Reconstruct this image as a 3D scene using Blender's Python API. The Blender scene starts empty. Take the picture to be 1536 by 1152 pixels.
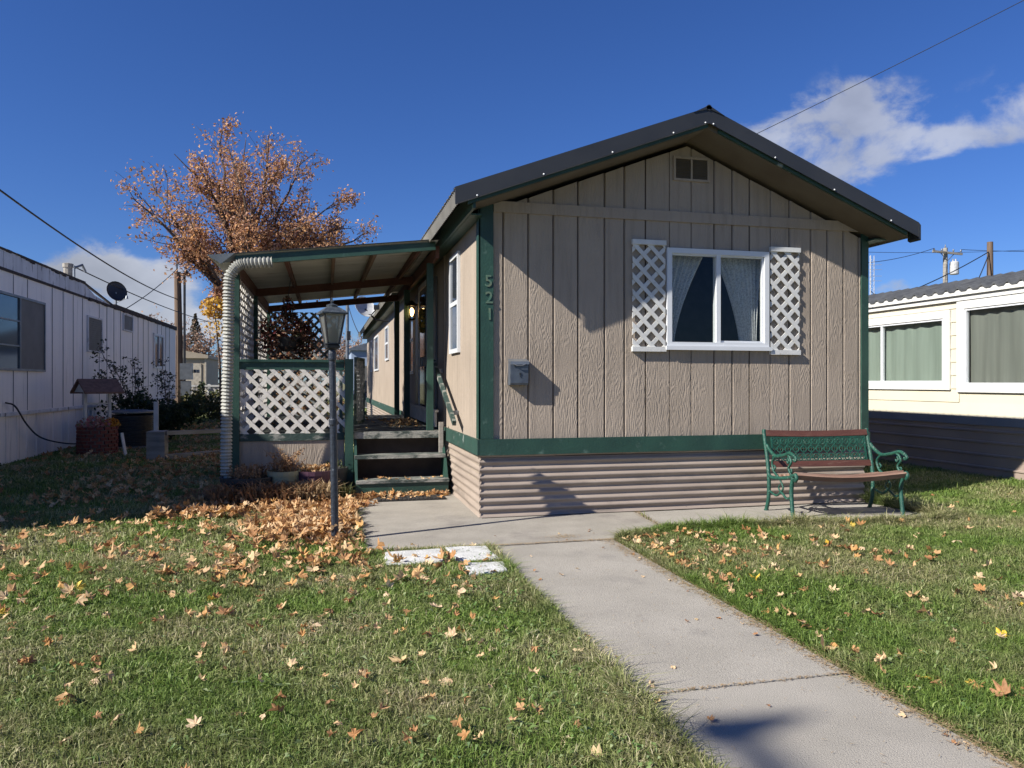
import bpy, math, random
import numpy as np
from mathutils import Vector, Matrix
random.seed(7); rng = np.random.default_rng(11)
SC = bpy.context.scene; COL = SC.collection
PI = math.pi

# ------------------------------------------------------------------ helpers
ORG = {}
class MB:
    def __init__(s): s.v = []; s.f = []
    def add(s, vs, fs):
        n = len(s.v); s.v += [tuple(map(float, p)) for p in vs]; s.f += [tuple(i + n for i in f) for f in fs]; return s
    def box(s, x0, x1, y0, y1, z0, z1):
        if x0 > x1: x0, x1 = x1, x0
        if y0 > y1: y0, y1 = y1, y0
        if z0 > z1: z0, z1 = z1, z0
        return s.add([(x0,y0,z0),(x1,y0,z0),(x1,y1,z0),(x0,y1,z0),(x0,y0,z1),(x1,y0,z1),(x1,y1,z1),(x0,y1,z1)],
                     [(0,3,2,1),(4,5,6,7),(0,1,5,4),(1,2,6,5),(2,3,7,6),(3,0,4,7)])
    def bar(s, a, b, w, h, up=(0,0,1)):
        a = Vector(a); b = Vector(b); d = (b-a).normalized(); u = Vector(up)
        if abs(d.dot(u)) > .99: u = Vector((1,0,0))
        r = d.cross(u).normalized(); u = r.cross(d).normalized()
        P = []
        for c in (a, b):
            for i, j in ((-1,-1),(1,-1),(1,1),(-1,1)): P.append(c + r*i*w/2 + u*j*h/2)
        return s.add(P, [(0,3,2,1),(4,5,6,7),(0,1,5,4),(1,2,6,5),(2,3,7,6),(3,0,4,7)])
    def prism(s, poly, vec):
        n = len(poly); v = Vector(vec)
        P = [Vector(p) for p in poly] + [Vector(p)+v for p in poly]
        F = [tuple(range(n-1,-1,-1)), tuple(range(n, 2*n))] + [(i,(i+1)%n,n+(i+1)%n,n+i) for i in range(n)]
        return s.add(P, F)
    def tube(s, pts, r, n=6, cap=True):
        pts = [Vector(p) for p in pts]; m = len(pts)
        rs = list(r) if hasattr(r, '__len__') else [r]*m
        up = None; base = len(s.v); V = []
        for i, p in enumerate(pts):
            d = (pts[min(i+1,m-1)] - pts[max(i-1,0)])
            if d.length < 1e-9: d = Vector((0,0,1))
            d.normalize()
            if up is None:
                up = Vector((0,0,1)) if abs(d.z) < .9 else Vector((1,0,0))
            rt = d.cross(up)
            if rt.length < 1e-6: rt = d.orthogonal()
            rt.normalize(); up = rt.cross(d).normalized()
            for k in range(n):
                a = 2*PI*k/n; V.append(p + (rt*math.cos(a) + up*math.sin(a))*rs[i])
        F = []
        for i in range(m-1):
            for k in range(n):
                F.append((i*n+k, i*n+(k+1)%n, (i+1)*n+(k+1)%n, (i+1)*n+k))
        if cap: F.append(tuple(range(n-1,-1,-1))); F.append(tuple((m-1)*n+k for k in range(n)))
        return s.add(V, F)
    def lathe(s, prof, c=(0,0,0), n=20, a0=0, sq=None):
        V = []; F = []; m = len(prof)
        for r, z in prof:
            for k in range(n):
                a = a0 + 2*PI*k/n; V.append((c[0]+r*math.cos(a), c[1]+r*math.sin(a), c[2]+z))
        for i in range(m-1):
            for k in range(n): F.append((i*n+k, i*n+(k+1)%n, (i+1)*n+(k+1)%n, (i+1)*n+k))
        F.append(tuple(range(n-1,-1,-1))); F.append(tuple((m-1)*n+k for k in range(n)))
        return s.add(V, F)
    def grid(s, fn, nu, nv, thick=None):
        V = [fn(i/nu, j/nv) for j in range(nv+1) for i in range(nu+1)]
        F = [(j*(nu+1)+i, j*(nu+1)+i+1, (j+1)*(nu+1)+i+1, (j+1)*(nu+1)+i) for j in range(nv) for i in range(nu)]
        return s.add(V, F)
    def xf(s, M):
        s.v = [tuple(M @ Vector(p)) for p in s.v]; return s
    def build(s, name, mat, parent=None, smooth=False, origin=None, rnd=None):
        me = bpy.data.meshes.new(name)
        o0 = Vector(ORG[parent.name]) if parent else Vector(origin or (0,0,0))
        me.from_pydata([tuple(Vector(p)-o0) for p in s.v], [], s.f)
        me.materials.append(M[mat] if isinstance(mat, str) else mat)
        if smooth: me.polygons.foreach_set('use_smooth', [True]*len(me.polygons))
        if rnd is not None:
            at = me.attributes.new('rnd', 'FLOAT', 'FACE'); at.data.foreach_set('value', rnd)
        me.update()
        o = bpy.data.objects.new(name, me); COL.objects.link(o)
        if parent: o.parent = parent
        elif origin: o.location = origin
        ORG[o.name] = tuple(o0)
        return o
def tag(o, label=None, cat=None, group=None, kind=None):
    if label: o['label'] = label
    if cat: o['category'] = cat
    if group: o['group'] = group
    if kind: o['kind'] = kind
    return o
def thing(name, loc, label, cat, group=None):
    o = bpy.data.objects.new(name, None); COL.objects.link(o); o.location = loc; o.empty_display_size = .2
    ORG[o.name] = tuple(loc); return tag(o, label, cat, group)
def local_thing(name, label, cat, group=None):
    return thing(name, (0,0,0), label, cat, group)
def place(o, loc, rz=0, sc=1):
    o.location = loc; o.rotation_euler = (0,0,rz); o.scale = (sc,)*3; return o
def struct(mb, name, mat, smooth=False):
    o = mb.build(name, mat, smooth=smooth); o['kind'] = 'structure'; return o
def clip(poly, x0, x1, y0, y1):
    def cut(P, ins, inter):
        out = []
        for i in range(len(P)):
            a, b = P[i-1], P[i]
            if ins(b):
                if not ins(a): out.append(inter(a,b))
                out.append(b)
            elif ins(a): out.append(inter(a,b))
        return out
    def ix(X): return lambda a,b: (X, a[1]+(b[1]-a[1])*(X-a[0])/(b[0]-a[0]))
    def iy(Y): return lambda a,b: (a[0]+(b[0]-a[0])*(Y-a[1])/(b[1]-a[1]), Y)
    for ins, it in ((lambda p: p[0]>=x0-1e-9, ix(x0)), (lambda p: p[0]<=x1+1e-9, ix(x1)),
                    (lambda p: p[1]>=y0-1e-9, iy(y0)), (lambda p: p[1]<=y1+1e-9, iy(y1))):
        if len(poly) < 3: return []
        poly = cut(poly, ins, it)
    return poly
def lattice(w, h, pitch, sw, th, to3, nrm, ph=0.):
    """diagonal lattice w x h; to3(u,v)->Vector; nrm: unit normal; two layers"""
    mb = MB(); n = Vector(nrm)
    for sgn, off in ((1, 0.), (-1, th)):
        k = -int((w+h)/pitch)-2
        while k*pitch < w+h+pitch:
            b = k*pitch + ph; q = sw/math.sqrt(2)*1.0
            if sgn == 1: P = [(b-q,0),(b+q,0),(b+q+h,h),(b-q+h,h)]
            else: P = [(b-q,h),(b+q,h),(b+q+h,0),(b-q+h,0)]
            P = clip(P, 0, w, 0, h)
            if len(P) >= 3 and sum(P[i-1][0]*P[i][1]-P[i][0]*P[i-1][1] for i in range(len(P))) != 0:
                mb.prism([to3(*p)+n*off for p in P], n*(th-.0005))
            k += 1
    return mb

# ------------------------------------------------------------------ materials
M = {}
def nmat(name):
    m = bpy.data.materials.new(name); m.use_nodes = True; nt = m.node_tree; nt.nodes.clear()
    M[name] = m; return m, nt, nt.nodes.new, nt.links.new
def val(nt, x):
    return x
def pm(name, c1, c2=None, sc=8., rough=.7, bump=0., bsc=60., metal=0., spec=.5, stretch=(1,1,1), det=6, rndc=None, lo=.35, hi=.65, dirt=None, dsc=3., dlo=.55, dhi=.7, bstretch=None, speck=0.):
    """noise-varied principled material; rndc: two extra colours picked by the per-face 'rnd' attribute; dirt: a third colour in patches"""
    m, nt, N, L = nmat(name)
    out = N('ShaderNodeOutputMaterial'); b = N('ShaderNodeBsdfPrincipled'); L(b.outputs[0], out.inputs[0])
    tc = N('ShaderNodeTexCoord'); mp = N('ShaderNodeMapping'); mp.inputs['Scale'].default_value = stretch; L(tc.outputs['Object'], mp.inputs[0])
    c2 = c2 or tuple(x*.75 for x in c1)
    no = N('ShaderNodeTexNoise'); no.inputs['Scale'].default_value = sc; no.inputs['Detail'].default_value = det; L(mp.outputs[0], no.inputs[0])
    mr = N('ShaderNodeMapRange'); mr.inputs[1].default_value = lo; mr.inputs[2].default_value = hi; L(no.outputs[0], mr.inputs[0])
    mx = N('ShaderNodeMix'); mx.data_type = 'RGBA'; L(mr.outputs[0], mx.inputs[0]); mx.inputs[6].default_value = (*c1,1); mx.inputs[7].default_value = (*c2,1)
    col = mx.outputs[2]
    if rndc:
        at = N('ShaderNodeAttribute'); at.attribute_name = 'rnd'
        cr = N('ShaderNodeValToRGB'); L(at.outputs['Fac'], cr.inputs[0]); cr.color_ramp.interpolation = 'LINEAR'
        els = cr.color_ramp.elements
        for i, c in enumerate(rndc):
            p = i/(len(rndc)-1)
            e = els[i] if i < 2 else els.new(p)
            e.position = p if i < 2 else p
            e.color = (*c,1)
        for i, c in enumerate(rndc):
            els[i].position = i/(len(rndc)-1); els[i].color = (*c,1)
        m3 = N('ShaderNodeMix'); m3.data_type = 'RGBA'; m3.inputs[0].default_value = .8; L(col, m3.inputs[6]); L(cr.outputs[0], m3.inputs[7]); col = m3.outputs[2]
    if dirt:
        n2 = N('ShaderNodeTexNoise'); n2.inputs['Scale'].default_value = dsc; n2.inputs['Detail'].default_value = 10; n2.inputs['Roughness'].default_value = .65; L(mp.outputs[0], n2.inputs[0])
        r2 = N('ShaderNodeMapRange'); r2.inputs[1].default_value = dlo; r2.inputs[2].default_value = dhi; L(n2.outputs[0], r2.inputs[0])
        m2 = N('ShaderNodeMix'); m2.data_type = 'RGBA'; L(r2.outputs[0], m2.inputs[0]); L(col, m2.inputs[6]); m2.inputs[7].default_value = (*dirt,1); col = m2.outputs[2]
    if speck:
        sn = N('ShaderNodeTexNoise'); sn.inputs['Scale'].default_value = 230; sn.inputs['Detail'].default_value = 3; L(tc.outputs['Object'], sn.inputs[0])
        sr = N('ShaderNodeMapRange'); sr.inputs[1].default_value=.36; sr.inputs[2].default_value=.64; sr.inputs[3].default_value=1-speck; sr.inputs[4].default_value=1+speck*.8; L(sn.outputs[0], sr.inputs[0])
        s2 = N('ShaderNodeTexNoise'); s2.inputs['Scale'].default_value = 38; s2.inputs['Detail'].default_value = 6; L(tc.outputs['Object'], s2.inputs[0])
        q2 = N('ShaderNodeMapRange'); q2.inputs[1].default_value=.66; q2.inputs[2].default_value=.72; q2.inputs[3].default_value=1; q2.inputs[4].default_value=.72; L(s2.outputs[0], q2.inputs[0])
        pr = N('ShaderNodeMath'); pr.operation='MULTIPLY'; L(sr.outputs[0], pr.inputs[0]); L(q2.outputs[0], pr.inputs[1])
        sv = N('ShaderNodeVectorMath'); sv.operation='SCALE'; L(col, sv.inputs[0]); L(pr.outputs[0], sv.inputs['Scale']); col = sv.outputs[0]
    L(col, b.inputs['Base Color']); b.inputs['Roughness'].default_value = rough; b.inputs['Metallic'].default_value = metal
    b.inputs['Specular IOR Level'].default_value = spec
    if bump:
        vec = mp.outputs[0]
        if bstretch:
            mq = N('ShaderNodeMapping'); mq.inputs['Scale'].default_value = bstretch; L(tc.outputs['Object'], mq.inputs[0]); vec = mq.outputs[0]
        bn = N('ShaderNodeTexNoise'); bn.inputs['Scale'].default_value = bsc; bn.inputs['Detail'].default_value = 5; L(vec, bn.inputs[0])
        bp = N('ShaderNodeBump'); bp.inputs['Strength'].default_value = bump; bp.inputs['Distance'].default_value = .01; L(bn.outputs[0], bp.inputs['Height']); L(bp.outputs[0], b.inputs['Normal'])
    return m
def siding_mat(name, c1, c2):
    m, nt, N, L = nmat(name)
    out = N('ShaderNodeOutputMaterial'); b = N('ShaderNodeBsdfPrincipled'); L(b.outputs[0], out.inputs[0])
    tc = N('ShaderNodeTexCoord'); sx = N('ShaderNodeSeparateXYZ'); L(tc.outputs['Object'], sx.inputs[0])
    ad = N('ShaderNodeMath'); L(sx.outputs[0], ad.inputs[0]); L(sx.outputs[1], ad.inputs[1])
    cb = N('ShaderNodeCombineXYZ'); L(ad.outputs[0], cb.inputs[0]); L(sx.outputs[2], cb.inputs[2])
    # swirly embossed grain: contour lines of a stretched noise
    mp = N('ShaderNodeMapping'); mp.inputs['Scale'].default_value = (1,1,.16); L(cb.outputs[0], mp.inputs[0])
    n1 = N('ShaderNodeTexNoise'); n1.inputs['Scale'].default_value = 13; n1.inputs['Detail'].default_value = 2.2; n1.inputs['Roughness'].default_value=.45; L(mp.outputs[0], n1.inputs[0])
    mu = N('ShaderNodeMath'); mu.operation = 'MULTIPLY'; mu.inputs[1].default_value = 80; L(n1.outputs[0], mu.inputs[0])
    sn = N('ShaderNodeMath'); sn.operation = 'SINE'; L(mu.outputs[0], sn.inputs[0])
    mk = N('ShaderNodeTexNoise'); mk.inputs['Scale'].default_value = 2.1; mk.inputs['Detail'].default_value = 1; L(cb.outputs[0], mk.inputs[0])
    mkr = N('ShaderNodeMapRange'); mkr.inputs[1].default_value=.36; mkr.inputs[2].default_value=.52; mkr.inputs[3].default_value=.12; L(mk.outputs[0], mkr.inputs[0])
    g = N('ShaderNodeMath'); g.operation='MULTIPLY'; L(sn.outputs[0], g.inputs[0]); L(mkr.outputs[0], g.inputs[1])
    m2 = N('ShaderNodeMapping'); m2.inputs['Scale'].default_value = (1,1,.13); L(cb.outputs[0], m2.inputs[0])
    n2 = N('ShaderNodeTexNoise'); n2.inputs['Scale'].default_value = 110; n2.inputs['Detail'].default_value = 3; L(m2.outputs[0], n2.inputs[0])
    m4 = N('ShaderNodeMapping'); m4.inputs['Scale'].default_value = (.25,1,1); L(cb.outputs[0], m4.inputs[0])
    n4 = N('ShaderNodeTexNoise'); n4.inputs['Scale'].default_value = 130; n4.inputs['Detail'].default_value = 2; L(m4.outputs[0], n4.inputs[0])
    a1 = N('ShaderNodeMath'); a1.operation='MULTIPLY_ADD'; L(n2.outputs[0], a1.inputs[0]); a1.inputs[1].default_value=1.6; L(g.outputs[0], a1.inputs[2])
    a2 = N('ShaderNodeMath'); a2.operation='MULTIPLY_ADD'; L(n4.outputs[0], a2.inputs[0]); a2.inputs[1].default_value=1.5; L(a1.outputs[0], a2.inputs[2])
    bp = N('ShaderNodeBump'); bp.inputs['Strength'].default_value=.62; bp.inputs['Distance'].default_value=.0019; L(a2.outputs[0], bp.inputs['Height']); L(bp.outputs[0], b.inputs['Normal'])
    n3 = N('ShaderNodeTexNoise'); n3.inputs['Scale'].default_value = 1.6; n3.inputs['Detail'].default_value=8; L(cb.outputs[0], n3.inputs[0])
    r3 = N('ShaderNodeMapRange'); r3.inputs[1].default_value=.35; r3.inputs[2].default_value=.7; L(n3.outputs[0], r3.inputs[0])
    mx = N('ShaderNodeMix'); mx.data_type='RGBA'; L(r3.outputs[0], mx.inputs[0]); mx.inputs[6].default_value=(*c1,1); mx.inputs[7].default_value=(*c2,1)
    m6 = N('ShaderNodeMapping'); m6.inputs['Scale'].default_value=(5,1,.35); L(cb.outputs[0], m6.inputs[0])
    n6 = N('ShaderNodeTexNoise'); n6.inputs['Scale'].default_value=3; n6.inputs['Detail'].default_value=7; L(m6.outputs[0], n6.inputs[0])
    r6 = N('ShaderNodeMapRange'); r6.inputs[1].default_value=.5; r6.inputs[2].default_value=.75; r6.inputs[3].default_value=1.03; r6.inputs[4].default_value=.82; L(n6.outputs[0], r6.inputs[0])
    sv = N('ShaderNodeVectorMath'); sv.operation='SCALE'; L(mx.outputs[2], sv.inputs[0]); L(r6.outputs[0], sv.inputs['Scale'])
    L(sv.outputs[0], b.inputs['Base Color']); b.inputs['Roughness'].default_value=.75; b.inputs['Specular IOR Level'].default_value=.3
def leaf_mat(name, cols, trans=.35, wob=.25, rough=.7):
    m, nt, N, L = nmat(name)
    out = N('ShaderNodeOutputMaterial'); at = N('ShaderNodeAttribute'); at.attribute_name = 'rnd'
    oi = N('ShaderNodeObjectInfo'); am = N('ShaderNodeMath'); L(at.outputs['Fac'], am.inputs[0]); L(oi.outputs['Random'], am.inputs[1])
    fr = N('ShaderNodeMath'); fr.operation='FRACT'; L(am.outputs[0], fr.inputs[0])
    cr = N('ShaderNodeValToRGB'); L(fr.outputs[0], cr.inputs[0]); els = cr.color_ramp.elements
    while len(els) < len(cols): els.new(.5)
    for i, c in enumerate(cols): els[i].position = i/(len(cols)-1); els[i].color = (*c,1)
    tc = N('ShaderNodeTexCoord'); no = N('ShaderNodeTexNoise'); no.inputs['Scale'].default_value = 60 if wob < .5 else 3; L(tc.outputs['Object'], no.inputs[0])
    mr = N('ShaderNodeMapRange'); mr.inputs[1].default_value=.3; mr.inputs[2].default_value=.7; mr.inputs[3].default_value=1-wob; mr.inputs[4].default_value=1+wob*.6; L(no.outputs[0], mr.inputs[0])
    ml = N('ShaderNodeVectorMath'); ml.operation='SCALE'; L(cr.outputs[0], ml.inputs[0]); L(mr.outputs[0], ml.inputs['Scale'])
    d = N('ShaderNodeBsdfPrincipled'); d.inputs['Roughness'].default_value=rough; d.inputs['Specular IOR Level'].default_value=.3; L(ml.outputs[0], d.inputs['Base Color'])
    t = N('ShaderNodeBsdfTranslucent'); L(ml.outputs[0], t.inputs[0])
    mx = N('ShaderNodeMixShader'); mx.inputs[0].default_value = trans; L(d.outputs[0], mx.inputs[1]); L(t.outputs[0], mx.inputs[2]); L(mx.outputs[0], out.inputs[0])
    return m
def glass_mat(name, tint=(.85,.88,.86), base=.03, milky=0., mcol=(.3,.3,.28)):
    m, nt, N, L = nmat(name)
    out = N('ShaderNodeOutputMaterial'); t = N('ShaderNodeBsdfTransparent'); t.inputs[0].default_value=(*tint,1)
    if milky:
        d = N('ShaderNodeBsdfDiffuse'); d.inputs[0].default_value=(*mcol,1); tl = N('ShaderNodeBsdfTranslucent'); tl.inputs[0].default_value=(*mcol,1)
        a_ = N('ShaderNodeMixShader'); a_.inputs[0].default_value=.5; L(d.outputs[0], a_.inputs[1]); L(tl.outputs[0], a_.inputs[2])
        b_ = N('ShaderNodeMixShader'); b_.inputs[0].default_value=milky; L(t.outputs[0], b_.inputs[1]); L(a_.outputs[0], b_.inputs[2]); t = b_
    g = N('ShaderNodeBsdfGlossy'); g.inputs['Roughness'].default_value=.02; g.inputs[0].default_value=(1,1,1,1)
    lw = N('ShaderNodeLayerWeight'); lw.inputs[0].default_value=.5
    pw = N('ShaderNodeMath'); pw.operation='POWER'; pw.inputs[1].default_value=4.5; L(lw.outputs['Facing'], pw.inputs[0])
    ma = N('ShaderNodeMath'); ma.operation='MULTIPLY_ADD'; ma.inputs[1].default_value=.85; ma.inputs[2].default_value=base; L(pw.outputs[0], ma.inputs[0])
    mx = N('ShaderNodeMixShader'); L(ma.outputs[0], mx.inputs[0]); L(t.outputs[0], mx.inputs[1]); L(g.outputs[0], mx.inputs[2]); L(mx.outputs[0], out.inputs[0])
def qx(x, y0, y1, z0, z1): return MB().add([(x,y0,z0),(x,y1,z0),(x,y1,z1),(x,y0,z1)],[(0,3,2,1)])
def qy(y, x0, x1, z0, z1): return MB().add([(x0,y,z0),(x1,y,z0),(x1,y,z1),(x0,y,z1)],[(0,1,2,3)])
siding_mat('siding', (.35,.288,.228), (.305,.25,.197))
pm('groove', (.078,.0546,.0429), rough=.9)
pm('green_trim', (.0218,.0663,.0468), (.0156,.0468,.0351), sc=3, rough=.5, bump=.25, bsc=40, dirt=(.078,.1326,.1092), dsc=9, dlo=.6, dhi=.75, bstretch=(1,1,1), speck=0.12)
pm('green_worn', (.0172,.0429,.0351), (.0312,.0546,.0468), sc=6, rough=.7, bump=.5, bsc=50, dirt=(.2574,.2574,.2262), dsc=7, dlo=.53, dhi=.62, stretch=(.5,1,1))
pm('green_band', (.0234,.0663,.0507), (.0156,.0468,.0351), sc=3, rough=.6, bump=.3, bsc=40, dirt=(.2184,.2574,.234), dsc=6, dlo=.6, dhi=.68, speck=0.15)
pm('roof_dark', (.0328,.0343,.0367), (.0429,.0437,.0452), sc=2, rough=.42, bump=.06, bsc=6, metal=.2)
pm('roof_sheet', (.234,.2184,.1794), (.1716,.156,.1287), sc=3, rough=.45, metal=.3, bump=.05, bsc=20)
pm('soffit', (.1326,.1092,.0819), (.1092,.0858,.0624), sc=3, rough=.8, bump=.2, bsc=30)
pm('skirt', (.335,.275,.225), (.27,.218,.178), sc=5, rough=.5, stretch=(.3,.3,2), dirt=(.18,.15,.125), dsc=4, dlo=.55, dhi=.7, bump=.1, bsc=30, speck=.06)
pm('white_paint', (.624,.624,.6006), (.546,.5382,.5148), sc=6, rough=.55, bump=.12, bsc=50, dirt=(.39,.3432,.2886), dsc=8, dlo=.62, dhi=.74, speck=0.05)
pm('white_vinyl', (.624,.6396,.6552), (.5928,.6084,.624), sc=3, rough=.35)
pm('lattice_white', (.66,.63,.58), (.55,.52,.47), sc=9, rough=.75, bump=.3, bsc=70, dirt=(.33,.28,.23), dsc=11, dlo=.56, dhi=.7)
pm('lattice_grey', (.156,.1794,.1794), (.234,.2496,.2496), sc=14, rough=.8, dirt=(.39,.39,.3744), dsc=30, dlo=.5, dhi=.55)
pm('interior', (.10,.09,.08), rough=.9)
pm('metal_grey', (.234,.2496,.2652), (.1716,.1872,.2028), sc=6, rough=.42, metal=.6, bump=.05)
pm('mailbox', (.1248,.1482,.1794), (.0858,.1014,.1326), sc=10, rough=.42, metal=.5, dirt=(.0624,.0624,.0702), dsc=14, dlo=.6, dhi=.7)
pm('dark_metal', (.0234,.025,.0273), (.039,.039,.0429), sc=20, rough=.4, metal=.3, bump=.2, bsc=80)
pm('lamp_iron', (.0218,.0265,.0351), (.039,.0468,.0624), sc=30, rough=.38, metal=.2, bump=.4, bsc=90, dirt=(.1716,.195,.2184), dsc=26, dlo=.62, dhi=.68)
pm('lamp_cap', (.09,.105,.115), (.05,.06,.07), sc=30, rough=.5, metal=.3, dirt=(.26,.28,.28), dsc=20, dlo=.58, dhi=.7)
pm('porch_sheet', (.6,.6,.55), (.48,.48,.43), sc=2, rough=.5, metal=.1, stretch=(.4,2,1), dirt=(.2,.15,.11), dsc=4, dlo=.6, dhi=.75)
pm('wood_red', (.1326,.0546,.0328), (.0858,.0351,.0234), sc=6, rough=.8, stretch=(1,.2,1), bump=.4, bsc=40)
pm('wood_raw', (.2028,.1326,.0858), (.1482,.0936,.0585), sc=8, rough=.85, stretch=(1,.2,1), bump=.4, bsc=40)
pm('wood_grey', (.3276,.3042,.2652), (.2028,.1833,.156), sc=10, rough=.9, stretch=(.2,.2,1), bump=.6, bsc=60)
pm('wood_pole', (.1638,.1092,.0741), (.1092,.0741,.0507), sc=14, rough=.9, stretch=(2,2,.15), bump=.7, bsc=25)
pm('hose', (.37,.365,.32), (.26,.26,.23), sc=8, rough=.5, dirt=(.3,.3,.24), dsc=10, dlo=.58, dhi=.7)
pm('deck', (.039,.0484,.0452), (.078,.0819,.0702), sc=5, rough=.8, stretch=(.3,3,1), dirt=(.234,.2262,.195), dsc=4, dlo=.55, dhi=.66, bump=.5, bsc=60)
pm('concrete', (.350,.322,.277), (.298,.274,.234), sc=2.2, det=12, rough=.9, bump=.6, bsc=160, dirt=(.2106,.195,.1755), dsc=1.3, dlo=.56, dhi=.78, speck=.22)
pm('concrete2', (.325,.297,.252), (.268,.245,.207), sc=3, det=12, rough=.9, bump=.5, bsc=120, dirt=(.1872,.1638,.1482), dsc=2, dlo=.55, dhi=.75, speck=.22)
pm('joint', (.0702,.0585,.039), rough=.95)
pm('paver', (.624,.624,.6006), (.468,.468,.4446), sc=9, det=10, rough=.85, bump=.8, bsc=60, dirt=(.234,.2262,.1872), dsc=12, dlo=.6, dhi=.68, speck=.22)
pm('iron_green', (.014,.085,.058), (.008,.055,.038), sc=25, rough=.45, bump=.5, bsc=130, dirt=(.15,.2,.16), dsc=30, dlo=.60, dhi=.68, speck=.3)
pm('tread_worn', (.03,.045,.04), (.05,.065,.058), sc=6, rough=.8, bump=.6, bsc=50, dirt=(.27,.265,.235), dsc=5, dlo=.47, dhi=.56, stretch=(.5,1.5,1), speck=.2)
pm('slat_red', (.105,.038,.026), (.075,.026,.018), sc=12, rough=.6, stretch=(.2,1,1), bump=.3, bsc=60, dirt=(.15,.09,.065), dsc=16, dlo=.55, dhi=.7, speck=.15)
pm('slat_worn', (.2652,.1638,.117), (.1872,.1014,.0702), sc=14, rough=.8, stretch=(.15,1,1), bump=.5, bsc=70, dirt=(.3276,.2574,.2028), dsc=10, dlo=.52, dhi=.66)
pm('trailer_white', (.92,.86,.79), (.83,.78,.72), sc=2, rough=.5, stretch=(2.5,2.5,.22), dirt=(.42,.38,.34), dsc=4, dlo=.58, dhi=.76, bump=.1, bsc=15, speck=.05)
pm('seam', (.30,.29,.29), rough=.8)
pm('trailer_parapet', (.72,.72,.72), (.55,.55,.55), sc=4, rough=.7, stretch=(1,1,.25), dirt=(.12,.11,.10), dsc=7, dlo=.56, dhi=.66, speck=0.1)
pm('tar', (.0273,.0234,.0218), (.0702,.0546,.0468), sc=20, rough=.9, bump=.8, bsc=30)
pm('trailer_screen', (.117,.1131,.1014), (.1482,.1443,.1326), sc=3, rough=.6)
pm('dark_pane', (.02,.025,.035), (.04,.05,.07), sc=2, rough=.08, spec=.8)
pm('door_grey', (.1092,.1092,.1092), (.078,.078,.078), sc=3, rough=.55)
pm('cream', (.60,.555,.43), (.57,.525,.40), sc=1.5, rough=.6)
pm('cream_trim', (.6396,.6318,.5928), (.6084,.6006,.5616), sc=2, rough=.5)
pm('curtain_green', (.27,.32,.275), (.22,.265,.225), sc=14, rough=.85, stretch=(1,1,.05))
pm('curtain_grey', (.195,.2028,.1794), (.156,.1638,.1443), sc=14, rough=.85, stretch=(1,1,.05))
pm('tile_grey', (.078,.0819,.0858), (.0468,.0491,.053), sc=6, rough=.7, bump=.4, bsc=30)
pm('skirt_dark', (.33,.26,.21), (.28,.22,.18), sc=1.2, rough=.5)
pm('flash_grey', (.2106,.2262,.2496), (.1716,.1872,.2106), sc=2, rough=.5)
pm('shed_beige', (.39,.3276,.2418), (.351,.2925,.2145), sc=2, rough=.8, bump=.1, bsc=20)
pm('shed_trim', (.4836,.429,.3432), rough=.8)
pm('brick', (.234,.0663,.0429), (.156,.0468,.0351), sc=20, rough=.9, bump=.5, bsc=60)
pm('mortar', (.2574,.2106,.1794), rough=.95)
pm('shingle', (.24,.13,.09), (.17,.09,.06), sc=16, rough=.9, bump=.5, bsc=50)
pm('pot_cream', (.312,.3042,.1872), (.2574,.2496,.156), sc=5, rough=.6)
pm('pot_purple', (.0858,.0351,.0624), (.0624,.0273,.0429), sc=5, rough=.5)
pm('pot_dark', (.0312,.0312,.0328), rough=.6)
pm('soil', (.0468,.0328,.0218), (.0702,.0484,.0312), sc=30, rough=1, bump=.8, bsc=60)
pm('mat_black', (.0156,.0148,.014), (.0273,.0234,.0218), sc=60, rough=.95, bump=.9, bsc=120)
pm('car_paint', (.0094,.0156,.039), rough=.2, spec=.7)
pm('bluewhite', (.2964,.3666,.468), (.2652,.3276,.429), sc=2, rough=.6)
pm('bark', (.078,.053,.039), (.117,.0858,.0663), sc=12, rough=.95, bump=.5, bsc=30)
pm('bark_pale', (.2808,.2418,.2028), (.1716,.1443,.1209), sc=12, rough=.95)
pm('twig', (.1326,.0975,.078), (.1872,.1443,.117), sc=20, rough=.95)
pm('rubber', (.0156,.0156,.0156), rough=.6)
pm('orange_light', (.624,.234,.078), rough=.4)
pm('dish_grey', (.0273,.0273,.0312), (.039,.039,.0429), sc=3, rough=.5)
pm('dish_white', (.4836,.4914,.4992), rough=.45)
glass_mat('glass'); glass_mat('glass_reflective', (.85,.88,.86), .12); glass_mat('lamp_glass', (.7,.7,.66), .05, .6, (.42,.42,.38))
leaf_mat('maple_dry', [(.36,.17,.07),(.50,.29,.13),(.64,.42,.21),(.70,.51,.30),(.44,.22,.09),(.62,.36,.13)], .25)
leaf_mat('maple_tan', [(.60,.42,.25),(.70,.52,.34),(.62,.44,.22),(.72,.57,.38)], .2)
leaf_mat('maple_brown', [(.36,.17,.08),(.46,.24,.11),(.40,.22,.12),(.50,.27,.12)], .35)
leaf_mat('maple_yellow', [(.80,.55,.06),(.84,.62,.12),(.78,.48,.05)], .3)
leaf_mat('tree_leaves', [(.30,.15,.09),(.48,.25,.13),(.62,.34,.14),(.38,.19,.13),(.66,.44,.30),(.54,.27,.09)], .35)
leaf_mat('far_leaves', [(.34,.21,.14),(.42,.27,.19),(.28,.18,.13),(.5,.34,.24)], .3)
leaf_mat('yellow_leaves', [(.62,.36,.05),(.70,.46,.10),(.5,.27,.06)], .3)
leaf_mat('conifer', [(.05,.05,.03),(.09,.07,.04),(.16,.09,.06)], .1)
leaf_mat('bush_dark', [(.02,.04,.018),(.035,.06,.025),(.055,.075,.03),(.03,.045,.02)], .25)
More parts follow.
